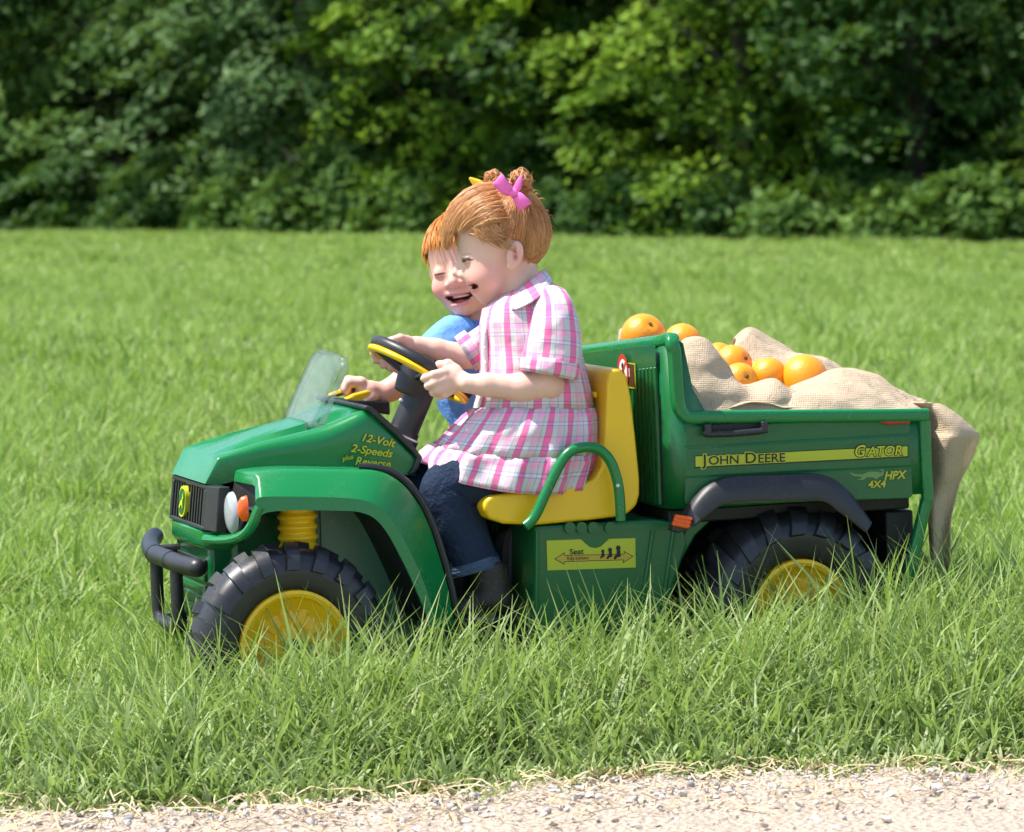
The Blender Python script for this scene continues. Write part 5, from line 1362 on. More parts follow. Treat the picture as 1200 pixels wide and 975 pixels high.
def plaid(name):
    m, nt, b = nmat(name)
    at = N(nt, 'ShaderNodeAttribute'); at.attribute_name = 'suv'; sx = N(nt, 'ShaderNodeSeparateXYZ'); nt.links.new(at.outputs['Vector'], sx.inputs[0])
    def stripes(src, period, stops):
        f = math_(nt, 'FRACT', math_(nt, 'DIVIDE', src, period)); r = ramp(nt, f, stops); r.color_ramp.interpolation = 'LINEAR'; return r.outputs[0]
    W_ = (0.62, 0.585, 0.575); P_ = (0.80, 0.17, 0.36); PL = (0.80, 0.46, 0.58); G_ = (0.42, 0.40, 0.43); D_ = (0.52, 0.20, 0.33)
    e = 0.006
    def bands(lst):
        st = []
        for p0, p1, c in lst: st += [(p0 + e, c), (p1 - e, c)]
        return st
    vert = stripes(sx.outputs[0], 29.0, bands([(0, .06, W_), (.06, .09, D_), (.09, .30, P_), (.30, .33, D_), (.33, .50, W_), (.50, .535, G_), (.535, .62, W_), (.62, .80, PL), (.80, .82, G_), (.82, 1.0, W_)]))
    hori = stripes(sx.outputs[1], 27.0, bands([(0, .12, W_), (.12, .16, G_), (.16, .30, PL), (.30, .34, (0.82, .42, .56)), (.34, .52, W_), (.52, .56, G_), (.56, .66, (0.66, .68, .76)), (.66, .70, G_), (.70, 1.0, W_)]))
    col = mixc(nt, 0.9, vert, mixc(nt, 1.0, hori, (1.62, 1.72, 1.74), 'MULTIPLY'), 'MULTIPLY')
    tc = at.outputs['Vector']; wv = noise(nt, 1.2, 3, 0.6, tc); big = noise(nt, 0.05, 3, .5, tc)
    col = mixc(nt, math_(nt, 'MULTIPLY', wv.outputs[0], 0.10), col, (0.55, 0.45, 0.5))
    nt.links.new(col, b.inputs['Base Color']); b.inputs['Roughness'].default_value = 0.85; b.inputs['Specular IOR Level'].default_value = 0.15
    b.inputs['Sheen Weight'].default_value = 0.15
    h = math_(nt, 'ADD', math_(nt, 'MULTIPLY', noise(nt, 0.03, 1.5, .45, tc).outputs[0], 1.0), math_(nt, 'MULTIPLY', wv.outputs[0], .010))
    bump(nt, h, 0.8, 0.020, b)
    return m
M['plaid'] = plaid('pink_plaid_cotton')

def cloth(name, col, scale=1.0, bstr=0.4, dark=.7, rough=.85):
    m, nt, b = nmat(name)
    tc = N(nt, 'ShaderNodeTexCoord').outputs['Object']
    a = noise(nt, 18 * scale, 4, .6, tc); f_ = noise(nt, 420 * scale, 2, .6, tc)
    c = mixc(nt, a.outputs[0], col, tuple(x * dark for x in col)); c = mixc(nt, math_(nt, 'MULTIPLY', f_.outputs[0], .35), c, tuple(min(1, x * 1.5) for x in col))
    nt.links.new(c, b.inputs['Base Color']); b.inputs['Roughness'].default_value = rough; b.inputs['Specular IOR Level'].default_value = 0.15
    h = math_(nt, 'ADD', a.outputs[0], math_(nt, 'MULTIPLY', f_.outputs[0], .06)); bump(nt, h, bstr, 0.020, b)
    return m
M['denim'] = cloth('dark_blue_denim', (0.022, 0.036, 0.070), 1.1, .9, .45)
M['denim_hem'] = cloth('faded_denim_hem', (0.07, 0.11, 0.18), 2.0, .5, .6)
M['blue_shirt'] = cloth('blue_jersey', (0.15, 0.34, 0.80), .7, .55, .85)
M['boot'] = plastic('dark_brown_leather', (0.020, 0.016, 0.013), 0.5, .25, grain=.4)
M['pink'] = cloth('pink_satin_ribbon', (0.95, 0.17, 0.50), 1.0, .1, .9, .4)
M['ribbon_yellow'] = cloth('yellow_satin_ribbon', (0.85, 0.55, 0.04), 1.0, .1, .9, .4)
rng = np.random.default_rng(5)

# ------------------------------------------------------------------ girl at the wheel
G = Space(588, 272, -0.16)
GIRL = empty('person', MV @ V(645, 575, -0.16), MV.to_3x3())
tag(GIRL, 'person in pink plaid shirt, dark jeans and pink hair bow, holding the steering wheel', 'person')
F_ = Field((432, 205, -92), (700, 560, 96), 1.3)
F_.ell((586, 270, 0), (54, 51, 45), 0)                               # skull
F_.ell((572, 309, 0), (31, 36, 36), 12)                              # face
F_.ell((575, 334, 0), (19, 21, 25), 10)                              # jaw
for s in (-1, 1): F_.ell((571, 326, s * 20), (19.5, 17, 15.5), 9)       # cheeks
F_.ell((571, 346, 0), (11, 11, 12), 8)                               # chin
for s in (-1, 1): F_.ell((536, 304.5, s * 19), (6.5, 5.5, 9), 6, sub=True)
for s in (-1, 1): F_.ell((550.5, 305, s * 18.5), (9.5, 7, 9.5), 2.5) # eyelids
F_.cone((543.0, 302, 0), (535.5, 319.5, 0), 4.6, 5.8, 9)               # nose
for s in (-1, 1): F_.ell((542.5, 322.5, s * 6.5), (5.5, 4.2, 4.6), 4)
for s in (-1, 1): F_.ell((540.5, 327.5, s * 4.5), (2, 2, 2), 1.5, sub=True)
F_.ell((557, 323.5, 0), (14.5, 11, 18), 8)                             # muzzle between nose and lip
F_.ell((554, 332.6, 0), (8, 3.9, 17), 4)                             # upper lip
F_.ell((559, 342.2, 0), (7.5, 3.8, 16), 4)
F_.ell((560, 337.4, 0), (7, 4, 16), 3)                            # lower lip
F_.ell((548, 336.6, 0), (6, 1.7, 22), 1.2, sub=True)
for s in (-1, 1): F_.ell((555.5, 336.4, s * 23), (5.2, 2.9, 16), 1.2, sub=True)                # open mouth
                          # upper teeth
for s in (-1, 1):                                                    # ears
    F_.ell((603.5, 299, s * 44), (9.8, 15.6, 4.6), 4, rot=[(math.cos(.18), math.sin(.18), 0), (-math.sin(.18), math.cos(.18), 0), (0, 0, 1)])
    F_.ell((604.5, 297.5, s * 50), (6.2, 10.6, 5.6), 1.5, sub=True)
    F_.ell((600.5, 300, s * 46.5), (3.0, 5.5, 3.0), 2.0)
    F_.ell((606.5, 296, s * 47), (2.4, 8, 1.8), 2)
    F_.ell((599, 313, s * 44), (5.5, 4.5, 4), 3)
F_.cone((604, 312, 0), (613, 362, 0), 25, 27, 10)                    # neck
F_.ell((618, 392, 0), (44, 42, 56), 12)                              # trunk
F_.ell((628, 470, 0), (48, 60, 56), 14); F_.ell((636, 520, 0), (50, 38, 58), 14)
# near arm
F_.chain([(648, 366, 50), (642, 448, 60)], [22, 17], 8, 10)
F_.chain([(642, 451, 60), (612, 455, 64), (570, 451.5, 67), (548, 450, 67)], [18.5, 16.5, 13.0, 11.0], 6)
F_.ell((532, 444.5, 62), (18, 14, 9.5), 7, rot=[(math.cos(.2), math.sin(.2), 0), (-math.sin(.2), math.cos(.2), 0), (0, 0, 1)])
def fingers(lst, k=2.2, k0=4):
    for pts, rr in lst: F_.chain(pts, rr, k, k0)
fingers([([(522, 437, 66), (509, 440.5, 69), (500, 443.5, 64), (497.5, 444.5, 57)], [5.9, 5.4, 4.9, 4.2]),
         ([(522, 446, 67), (511, 449.5, 70), (503.5, 452.5, 65), (502, 453, 57)], [5.9, 5.4, 4.9, 4.2]),
         ([(525, 453.5, 66), (515, 457.5, 68), (509, 460, 62), (508, 460, 55)], [5.6, 5.1, 4.6, 4.0]),
         ([(530, 458, 62), (522, 462.5, 64), (516.5, 465, 58), (515.5, 464.5, 52)], [5.0, 4.5, 4.1, 3.6]),
         ([(535, 434, 58), (526, 427.5, 56), (516, 428.5, 53), (511, 431.5, 50)], [6.6, 5.8, 5.2, 4.4])])
# far arm
F_.chain([(596, 368, -52), (580, 418, -66)], [21, 16], 8, 10)
F_.chain([(580, 418, -66), (545, 416, -62), (510, 408, -56), (488, 403, -52)], [16.5, 14.5, 11.5, 10.0], 6)
F_.ell((472, 402, -52), (15, 9.5, 12), 6)
fingers([([(460, 398, -44), (444, 404, -41), (437, 413, -40), (439, 422, -42)], [5.4, 5.0, 4.6, 4.0]),
         ([(460, 401, -51), (446, 410, -48), (444, 421, -45), (447, 428, -45)], [5.6, 5.1, 4.7, 4.1]),
         ([(463, 404, -58), (452, 415, -54), (451, 426, -50), (456, 432, -50)], [5.4, 4.9, 4.5, 3.9]),
         ([(468, 407, -63), (459, 419, -60), (459, 429, -56), (464, 434, -55)], [4.9, 4.4, 4.0, 3.5]),
         ([(476, 398, -44), (468, 396, -36), (460, 398, -31)], [6.0, 5.4, 4.6])])
P_, Q_ = F_.mesh()
pink_ = (0.80, 0.33, 0.30)
nails = [(497.5, 444, 57), (502, 452.5, 57), (508, 459.5, 55)]
marks_g = [((567, 325, 30), (22, 16, 20), (0.80, 0.34, 0.29), .62, .8), ((567, 325, -30), (22, 16, 20), (0.80, 0.34, 0.29), .62, .8),
           ((532, 322, 0), (9, 8, 9), (0.82, 0.42, 0.35), .5, .6),
           ((551, 332.2, 0), (9, 2.3, 30), (0.74, 0.26, 0.25), .7, .4), ((555, 341.4, 0), (8, 2.8, 30), (0.76, 0.28, 0.27), .8, .4),
           ((555, 337.0, 20), (8.0, 5.4, 24), (0.76, 0.28, 0.26), .7, .3), ((555.8, 336.3, 22), (5.2, 3.1, 24), (0.13, 0.020, 0.018), .96, .22), ((555.8, 336.3, -22), (5.2, 3.1, 24), (0.13, 0.020, 0.018), .96, .22), ((550, 336.6, 12), (5, 1.9, 24), (0.16, 0.03, 0.026), .92, .3), ((549, 336.8, 0), (6, 1.6, 14), (0.25, 0.05, 0.04), .8, .4),
           ((541.5, 299.2, 24), (11, 1.5, 12), (0.38, 0.20, 0.11), .40, .5, ((0, 0, 1), .10)), ((541.5, 299.2, -24), (11, 1.5, 12), (0.38, 0.20, 0.11), .40, .5, ((0, 0, 1), -.22)),
           ((604, 300, 45), (9, 13, 7), (0.74, 0.30, 0.24), .45, .5), ((603.5, 300, 46), (4, 7, 4.5), (0.42, 0.12, 0.09), .55, .5)]
for s in (-1, 1):
    marks_g += [((546.0, 306.5, s * 25), (8.5, 2.1, 12), (0.62, 0.50, 0.46), .22, .3, ((0, 0, 1), -.12)), ((543.5, 306.3, s * 25), (3.2, 2.3, 12), (0.06, 0.045, 0.035), .95, .2),
                ((546.5, 304.6, s * 25), (8.6, 1.7, 12), (0.075, 0.035, 0.02), .92, .35, ((0, 0, 1), -.14)), ((547, 309.6, s * 25), (8, 1.0, 12), (0.55, 0.24, 0.18), .28, .6)]
for c in nails: marks_g.append((c, (3.6, 3.2, 3.0), (0.84, 0.52, 0.46), .5, .3))
M['skin_girl'] = skin('fair_skin_near_child', (0.78, 0.51, 0.40), marks_g)
body = mk('body', G.arr(P_), Q_, M['skin_girl'], GIRL, sharp=0, attrs={'body': P_.astype(np.float32)})

# ---- hair
M['hair_girl'] = hairmat('red_gold_hair', (0.58, 0.235, 0.08), (0.84, 0.48, 0.21))
HC = (586, 268, 0); HR = (57, 54, 48.5)
def hairline_ok(p):
    x, y, l = p
    if y > 325: return False
    if x < 537 and y > 270: return False
    if y > 262 and x < 596 - max(0, (292 - y)) * 1.05: return False     # face and temple
    if y > 283 and x < 606: return False                        # ear
    if y > 300 and x < 622: return False
    return True
cap_v = []; cap_f = []
nu, nv = 56, 40
gridp = {}
for i in range(nu + 1):
    for j in range(nv + 1):
        th = 2 * math.pi * i / nu; ph = math.pi * j / nv
        d = np.array([math.sin(ph) * math.cos(th), -math.cos(ph), math.sin(ph) * math.sin(th)]); gridp[i, j] = on_ell(HC, (HR[0] - 1.6, HR[1] - 1.6, HR[2] - 1.6), d)
ids = {}
for i in range(nu):
    for j in range(nv):
        q = [(i, j), (i + 1, j), (i + 1, j + 1), (i, j + 1)]; cen = sum(gridp[a] for a in q) / 4
        if hairline_ok(cen) and not (cen[1] > 262 and cen[0] < 600):
            for a in q:
                if a not in ids: ids[a] = len(cap_v); cap_v.append(gridp[a])
            cap_f.append(tuple(ids[a] for a in q))
hair = mk('hair', G.arr(np.array(cap_v)), cap_f, M['hair_girl'], GIRL, sharp=0, attrs={'strand': np.tile([.55, .2, 0], (len(cap_v), 1))})
ST = Strands()
B1 = np.array([606, 224, 27.]); B2 = np.array([578, 220, -25.])
def rand_dir():
    d = rng.normal(size=3); return d / np.linalg.norm(d)
cnt = 0
while cnt < 7500:
    root = on_ell(HC, HR, rand_dir())
    if not hairline_ok(root): continue
    x, y, l = root; side = 1 if l > 0 else -1
    bun = B1 if side > 0 else B2
    u = rng.uniform()
    if x > 612 and y > 250 - (x - 612) * .25 + rng.normal() * 4:            # loose hair down the back
        end = np.array([636 + rng.normal() * 7 - max(0, 640 - x) * .25, 300 + rng.normal() * 6, l * .92]); 
        if end[1] < y + 8: end[1] = y + 14
        P3 = over_ell(HC, HR, root, end, 7, 1.5 + rng.uniform() * 2, 2.5, 1.2, rng)
    elif x < 574 + abs(l) * .35 + (y - 240) * .25 and y < 285:               # fringe, swept forward
        pass; cnt += 0
        if rng.uniform() < .6:
            end = np.array([bun[0] - 6 * rng.uniform(), bun[1] + 3, bun[2]]); P3 = over_ell(HC, HR, root, end, 7, 1.2, 1, .8, rng)
        else: continue
    else:
        end = bun + rng.normal(size=3) * np.array([3, 2, 3]); P3 = over_ell(HC, HR, root, end, 7, 1.0 + rng.uniform() * 1.6, 2.0, .7, rng)
    ST.add(P3, .50, .32, rng.uniform()); cnt += 1
# fringe: from the parting forward and down across the forehead
FC = [(q_, rng.normal() * 6, rng.normal() * 5, rng.normal() * 2.5, rng.uniform()) for q_ in np.linspace(-42, 42, 46)]
for k in range(4200):
    fc = FC[rng.integers(0, 46)]; t = rng.uniform(); l0 = fc[0] + rng.normal() * 1.5; s = 1 if l0 > 0 else -1
    root = on_ell(HC, HR, np.array([578 + abs(l0) * .30 + rng.normal() * 2.5, 222 + abs(l0) * .75 + t * 10, l0]) - np.array(HC))
    sp = rng.uniform()
    ex = 517 + 50 * abs(l0) / 40 + fc[2] + rng.normal() * 1.6; ey = 290 - 27 * min(1.0, abs(l0) / 24) + fc[1] * (.5 if abs(l0) > 15 else .9) + rng.normal() * 2.4
    end = np.array([ex, ey, fc[0] * .98 + fc[3] + rng.normal() * 1.1])
    P3 = over_ell(HC, HR, root, end, 9, 3.0 + rng.uniform() * 3.5, 0, 1.0, rng)
    tt = np.linspace(0, 1, 9); P3[:, 0] -= (11.0 * np.exp(-(abs(l0) / 24) ** 2) + 3) * tt ** 2 * (1 - .3 * sp); P3[:, 1] += 1.5 * tt ** 4
    ST.add(P3, .52, .2, np.clip(fc[4] * .7 + rng.uniform() * .45 - .1, 0, 1))
# curls where the fringe meets the temple and over the ear
for k in range(150):
    a0 = rng.uniform(0, 6.28); b = rng.normal(size=3)
    base = np.array([566, 262, 40]) + b * np.array([8, 7, 2]); end = np.array([566 + rng.uniform() * 26, 279 + rng.normal() * 4, 44])
    P3 = [];
    for t in np.linspace(0, 1, 12): q = base * (1 - t) + end * t; q = on_ell(HC, (HR[0] + 1, HR[1] + 1, HR[2] + 1.5), q - np.array(HC)); P3.append(q + np.array([4 * math.sin(t * 4 + a0), 3 * t * math.cos(t * 5 + a0), 1.5 * math.sin(t * 3)]))
    ST.add(P3, .8, .25, rng.uniform())
for k in range(60):                                                       # wisps past the ear
    base = np.array([580, 276, 43.]) + rng.normal(size=3) * np.array([8, 4, 1]); end = np.array([596 + rng.normal() * 5, 290 + rng.normal() * 3, 48.5])
    P3 = [base * (1 - t) + end * t + np.array([0, 5 * math.sin(t * 3.0), 2.5 * math.sin(t * 3.1)]) for t in np.linspace(0, 1, 9)]; ST.add(P3, .5, .2, rng.uniform())
# the two little buns, wound curls
for c_, rad, nn in ((np.array([611, 213, 30.]), 9.5, 330), (np.array([578, 210, -27.]), 8.0, 240)):
    for k in range(nn):
        ax = rand_dir(); e1 = np.cross(ax, rand_dir()); e1 /= np.linalg.norm(e1); e2 = np.cross(ax, e1)
        r_ = rad * rng.uniform(.45, 1.05); a0 = rng.uniform(0, 6.28); L = rng.uniform(2.0, 4.5); off = rng.normal(size=3) * 3.0
        P3 = [c_ + off + (e1 * math.cos(a0 + t * L) + e2 * math.sin(a0 + t * L)) * r_ * np.array([1.0, 1.15, .95]) for t in np.linspace(0, 1, 11)]; ST.add(P3, .85, .5, rng.uniform())
    for k in range(26):                                                   # loose ends
        d = rand_dir(); d[1] = -abs(d[1]) * .8; a0 = rng.uniform(0, 6.28)
        P3 = [c_ + d * (rad * .7 + t * rng.uniform(7, 12)) + 2.5 * np.array([math.sin(a0 + t * 5), math.cos(a0 + t * 4), 0]) * t for t in np.linspace(0, 1, 9)]; ST.add(P3, .45, .15, rng.uniform())
for k in range(130):                                                      # flyaways round the head
    root = on_ell(HC, HR, np.array([rng.uniform(-.5, 1), -rng.uniform(-.1, 1), rng.uniform(-1, 1)]));
    d = (root - np.array(HC)) / 55; a0 = rng.uniform(0, 6.28); L = rng.uniform(6, 17)
    P3 = [root + d * L * t * (1 - .35 * t) + np.array([3 * math.sin(a0 + 3 * t), 5 * t * t, 0]) * t for t in np.linspace(0, 1, 9)]; ST.add(P3, .34, .14, rng.uniform())
ST.build('hair_strands', G, M['hair_girl'], hair)
# ---- hair bows: ribbon loops, knot and tails
def ribbon(name, centre, width_dir, mat, parent, wd, thick=0.9):
    C = catmull(centre, 18); wdir = np.asarray(width_dir, float)
    if wdir.ndim == 1: wdir = np.tile(wdir, (18, 1))
    else: wdir = catmull(wdir, 18)
    w_ = np.interp(np.linspace(0, 1, 18), np.linspace(0, 1, len(wd)), wd)
    rows = [[C[i] - wdir[i] * w_[i], C[i] - wdir[i] * w_[i] * .3 + np.array([0, 0, .5]), C[i] + wdir[i] * w_[i] * .3 + np.array([0, 0, .5]), C[i] + wdir[i] * w_[i]] for i in range(18)]
    v, f = loft(rows); return mk(name, G.arr(np.array(v)), f, mat, parent, solid=thick / G.s, sharp=0)
e1 = np.array([.62, -.75, .15]); e2 = np.array([-.72, -.62, .1])
K = np.array([602, 229, 51.])
ribbon('bow', [K, K + (-8, -3, 5), K + (-17, -14, 6), K + (-19, -16, 3), K + (-14, -11, -1), K + (-6, -4, -2), K], np.array([.66, -.72, .2]), M['pink'], hair, [3, 7, 8.5, 8.5, 8, 6, 3])
ribbon('bow', [K, K + (5, 4, 5), K + (12, 14, 5), K + (14, 16, 1), K + (9, 11, -3), K + (3, 4, -2), K], np.array([.80, -.55, .2]), M['pink'], hair, [3, 6.5, 8.5, 8, 7, 5, 3])
ribbon('bow_tail', [K, K + (4, -6, 2), K + (7, -14, 3), K + (10, -21, 3)], np.array([.85, .3, .2]), M['pink'], hair, [4, 5, 3.8, .3])
ribbon('bow_knot', [K + (-4, 3, 3), K + (0, 0, 6), K + (4, -3, 3)], np.array([.6, .75, 0]), M['pink'], hair, [4, 4.6, 4])
ribbon('bow', [(567, 222, -8), (559, 215, -8), (550, 208, -8)], np.array([-.55, .83, 0]), M['ribbon_yellow'], hair, [7, 6, .8])

# ---- plaid shirt
def ring_pts(cx, cy, cl, rx, rl, m=121, yaw=R(17), ty=0.0, near_drop=0.0, ruf=None, p=2.2, amp=0.0, ph=0.0):
    pts = []
    for j in range(m):
        t = 2 * math.pi * j / (m - 1); c_, s_ = math.cos(t), math.sin(t)
        c2 = math.copysign(abs(c_) ** (2 / p), c_); s2 = math.copysign(abs(s_) ** (2 / p), s_)
        k = 1.0
        if amp: k += amp * (math.sin(t * 13 + ph) * .6 + math.sin(t * 21 + 1.7 + ph) * .4)
        x = rx * c2 * k; l = rl * s2 * k
        pts.append((cx + x, cy + ty * x + near_drop * max(0, s2), cl + l))
    return np.array(pts)
def girth_u(rings, period_snap=None):
    m = len(rings[0]); u = np.zeros((len(rings), m))
    ref = np.asarray(rings[len(rings) // 2]); seg = np.linalg.norm(np.diff(ref, axis=0), axis=1); s_ = np.concatenate([[0], np.cumsum(seg)])
    return np.tile(s_, (len(rings), 1))
def garment(name, rings, parent, mat, thick=1.2, crumple=0.0, seed=0, uoff=0, voff=0, sub=0):
    v, f, uv = rings_mesh(rings); uv[:, 0] = girth_u(rings).ravel() + uoff; uv[:, 1] += voff
    if crumple:
        r_ = np.random.default_rng(seed); cen = v.mean(0); out = np.zeros(len(v))
        for k in range(7):
            kx = r_.normal(size=3) * (.05 + .035 * k); out += np.sin(v @ kx + r_.uniform(0, 6.28)) / (1 + .5 * k)
        rad = v - cen; rad[:, 1] *= .2; rad /= np.linalg.norm(rad, axis=1)[:, None] + 1e-6
        v = v + rad * (out * crumple)[:, None]
    return mk(name, G.arr(v), f, mat, parent, uv=uv, solid=thick / G.s, solid_off=-1, sharp=0)
def rr(y, xl, xr_, rl, cl=0, **k): return ring_pts((xl + xr_) / 2, y, cl, (xr_ - xl) / 2, rl, **k)
shirt = garment('shirt', [rr(337, 586, 640, 30, ty=-.35), rr(343, 578, 650, 42, ty=-.25), rr(352, 571, 659, 55, ty=-.12), rr(362, 566, 666, 62, amp=.005), rr(380, 563, 673, 65, amp=.01), rr(405, 563, 680, 65, amp=.014), rr(430, 563, 686, 66, amp=.016, ph=.5), rr(455, 560, 692, 68, amp=.018, ph=1), rr(479, 553, 696, 73, amp=.022, ph=1.5)], GIRL, M['plaid'], crumple=.9, seed=3)
garment('shirt_tier', [rr(478, 551, 698, 72, amp=.02, ph=1.5), rr(486, 543, 700, 76, amp=.030, near_drop=2), rr(500, 530, 702, 79, amp=.034, near_drop=6, ty=.02), rr(515, 516, 702, 81, amp=.036, near_drop=10, ty=.04), rr(522, 510, 700, 82, amp=.034, near_drop=13, ty=.05)], shirt, M['plaid'], crumple=1.2, seed=4, uoff=13, voff=160)
garment('shirt_ruffle', [rr(521, 509, 700, 82.5, amp=.020, near_drop=13, ty=.05), rr(526, 502, 700, 84, amp=.045, near_drop=17, ty=.07), rr(534, 497, 698, 85, amp=.060, near_drop=22, ty=.10, ph=.3), rr(541, 494, 694, 86, amp=.065, near_drop=27, ty=.12, ph=.5), rr(546, 493, 692, 86, amp=.070, near_drop=29, ty=.13, ph=.6)], shirt, M['plaid'], crumple=1.2, seed=5, uoff=30, voff=215)
# front placket with buttons
pl = [(572, 366, 30), (568, 385, 36), (567, 405, 38), (568, 425, 38), (566, 450, 40), (558, 478, 44)]
Cp = catmull(pl, 24)
v, f = loft([[c + (-3.5, 0, -6), c + (-2.5, 0, 1.5), c + (3.5, 0, 3.5), c + (5, 0, -1)] for c in Cp]); mk('placket', G.arr(np.array(v)), f, cloth('placket_cotton', (.78, .68, .68), 1, .3), shirt, sharp=0)
for k, i in enumerate((2, 6, 10, 14, 18)):
    c = Cp[i] + np.array([1, 0, 3.4]); v = [c + np.array([2.0 * math.cos(t) * .6, 2.0 * math.sin(t), 0.8]) for t in np.linspace(0, 6.283, 12, endpoint=False)]; mk('button', G.arr(np.array(v)), [tuple(range(12))], M['decal_white'], shirt, solid=1.2 / G.s)
# collar, two flaps
for s, dx in ((1, 0), (-1, -8)):
    inn_ = [(637, 315, 16), (624, 326, 30), (608, 339, 34), (592, 349, 29), (577, 354, 12)]
    out_ = [(648, 330, 34), (638, 346, 60), (620, 359, 68), (602, 366, 63), (587, 362, 40)]
    A_ = catmull([(x + (dx if s < 0 else 0), y, s * l) for x, y, l in inn_], 18); B_ = catmull([(x + (dx if s < 0 else 0), y, s * l) for x, y, l in out_], 18)
    rows = [A_, A_ * .55 + B_ * .45 + np.array([0, -3.0, s * 5.0]), B_]
    v, f = loft(rows); uv = np.array([(i * 4.2 + 8, j * 9 + 3) for j in range(3) for i in range(18)]); mk('collar', G.arr(np.array(v)), f, M['plaid'], shirt, uv=uv, solid=1.6 / G.s, sharp=0, sub=1)
# sleeves with turned-up cuffs
def sleeve(path, rx, parent, name, sq=.9, uoff=0, seed=0, amp=.03, cuff=True, mat=None, space=G):
    P3 = np.asarray(path, float); T, Nn, Bn = frames(P3); m = 73; rings = []
    r_ = np.random.default_rng(seed); ph = r_.uniform(0, 6.28, 4)
    for i in range(len(P3)):
        ring_ = []
        for j in range(m):
            t = 2 * math.pi * j / (m - 1); k = 1 + amp * (math.sin(3 * t + ph[0] + i * .9) * .6 + math.sin(7 * t + ph[1] + i * .5) * .4)
            ring_.append(P3[i] + rx[i] * k * (Nn[i] * math.cos(t) + Bn[i] * math.sin(t) * sq))
        rings.append(np.array(ring_))
    v, f, uv = rings_mesh(rings); uv[:, 0] = girth_u(rings).ravel() + uoff
    return mk(name, space.arr(v), f, mat or M['plaid'], parent, uv=uv, solid=1.3 / space.s, solid_off=-1, sharp=0)
sl_n = catmull([(640, 346, 40), (646, 356, 52), (648, 374, 58), (648, 396, 62), (646, 418, 64), (644, 434, 65)], 14)
so_ = sleeve(sl_n, np.interp(np.linspace(0, 1, 14), [0, .12, .3, .6, .85, 1], [12, 18, 25, 31, 33, 30]), shirt, 'sleeve', .82, 20, 1)
sleeve([(645, 424, 64.5), (644.5, 429, 65), (643.5, 435, 65), (642.5, 440, 65)], [33.5, 34.8, 34.6, 33.0], so_, 'cuff', .84, 5, 2, .02)
sl_f = catmull([(598, 372, -40), (588, 383, -50), (575, 395, -60), (562, 405, -65), (549, 411.5, -66)], 12)
sf_ = sleeve(sl_f, np.interp(np.linspace(0, 1, 12), [0, .2, .6, 1], [14, 18, 20, 19.5]), shirt, 'sleeve', .9, 7, 3)
sleeve([(558, 404, -67), (552, 409, -66.5), (544, 414, -66)], [22.5, 23.4, 22.6], sf_, 'cuff', .9, 15, 4, .02)
# ---- jeans and boots
def leg(path, rx, parent, name, mat, seed=0, sq=1.0, space=G, amp=.035, m=49):
    P3 = catmull(path, 40); r0 = np.interp(np.linspace(0, 1, 40), np.linspace(0, 1, len(rx)), rx); T, Nn, Bn = frames(P3); r_ = np.random.default_rng(seed); rings = []
    ph = r_.uniform(0, 6.28, 6)
    for i in range(40):
        ring_ = []
        for j in range(m):
            t = 2 * math.pi * j / (m - 1); k = 1 + amp * (math.sin(2 * t + ph[0] + i * .35) * .5 + math.sin(5 * t + ph[1] - i * .55) * .35 + math.sin(i * .9 + ph[2] + 2 * math.sin(t)) * .45)
            ring_.append(P3[i] + r0[i] * k * (Nn[i] * math.cos(t) + Bn[i] * math.sin(t) * sq))
        rings.append(np.array(ring_))
    v, f, uv = rings_mesh(rings)
    return mk(name, space.arr(v), f, mat, parent, solid=1.5 / space.s, solid_off=-1, sharp=0)
jn = leg([(655, 552, 34), (610, 556, 38), (565, 562, 42), (533, 566, 44), (524, 580, 44), (533, 605, 42), (545, 635, 38), (556, 664, 34)], [34, 33, 31, 30, 31, 31, 29.5, 28.5], GIRL, 'jeans_leg', M['denim'], 2)
leg([(553, 655, 35), (554.5, 660, 34.5), (556.5, 665.5, 34), (557.5, 669, 34)], [29.2, 30.0, 30.2, 29.8], jn, 'hem', M['denim_hem'], 3, amp=.015)
jf = leg([(630, 548, -34), (590, 550, -32), (545, 552, -28), (508, 555, -22), (499, 568, -20), (505, 600, -22), (514, 632, -26), (520, 660, -28)], [33, 32, 30, 29, 30, 30, 29, 28], GIRL, 'jeans_leg', M['denim'], 6)
def boot(cx, cy, cl, space, parent, name='boot', k=1.0):
    B_ = Field((cx - 62, cy - 34, cl - 30), (cx + 48, cy + 44, cl + 30), 1.6)
    B_.cone((cx + 6, cy - 22, cl), (cx + 12, cy + 8, cl), 25 * k, 22 * k, 2); B_.ell((cx + 6, cy + 14, cl), (30 * k, 18 * k, 20 * k), 8); B_.ell((cx - 26, cy + 22, cl), (27 * k, 14 * k, 19 * k), 10)
    B_.ell((cx + 8, cy - 36, cl), (21, 12, 21), 1.5, sub=True)
    for q in range(4): B_.cone((cx - 12 - 6 * q, cy - 2 + 5 * q, cl - 9), (cx - 12 - 6 * q, cy - 2 + 5 * q, cl + 9), 2.4, 2.4, 2)
    P3, Q3 = B_.mesh(); o = mk(name, space.arr(P3), Q3, M['boot'], parent, sharp=0)
    B_ = Field((cx - 62, cy + 10, cl - 30), (cx + 48, cy + 50, cl + 30), 1.8); B_.ell((cx - 24, cy + 34, cl), (32 * k, 6, 22 * k), 0); B_.ell((cx + 10, cy + 34, cl), (30 * k, 7, 21 * k), 8)
    P3, Q3 = B_.mesh(); mk('sole', space.arr(P3), Q3, M['tyre'], o, sharp=0)
boot(566, 690, 33, G, GIRL); boot(528, 684, -30, G, GIRL)

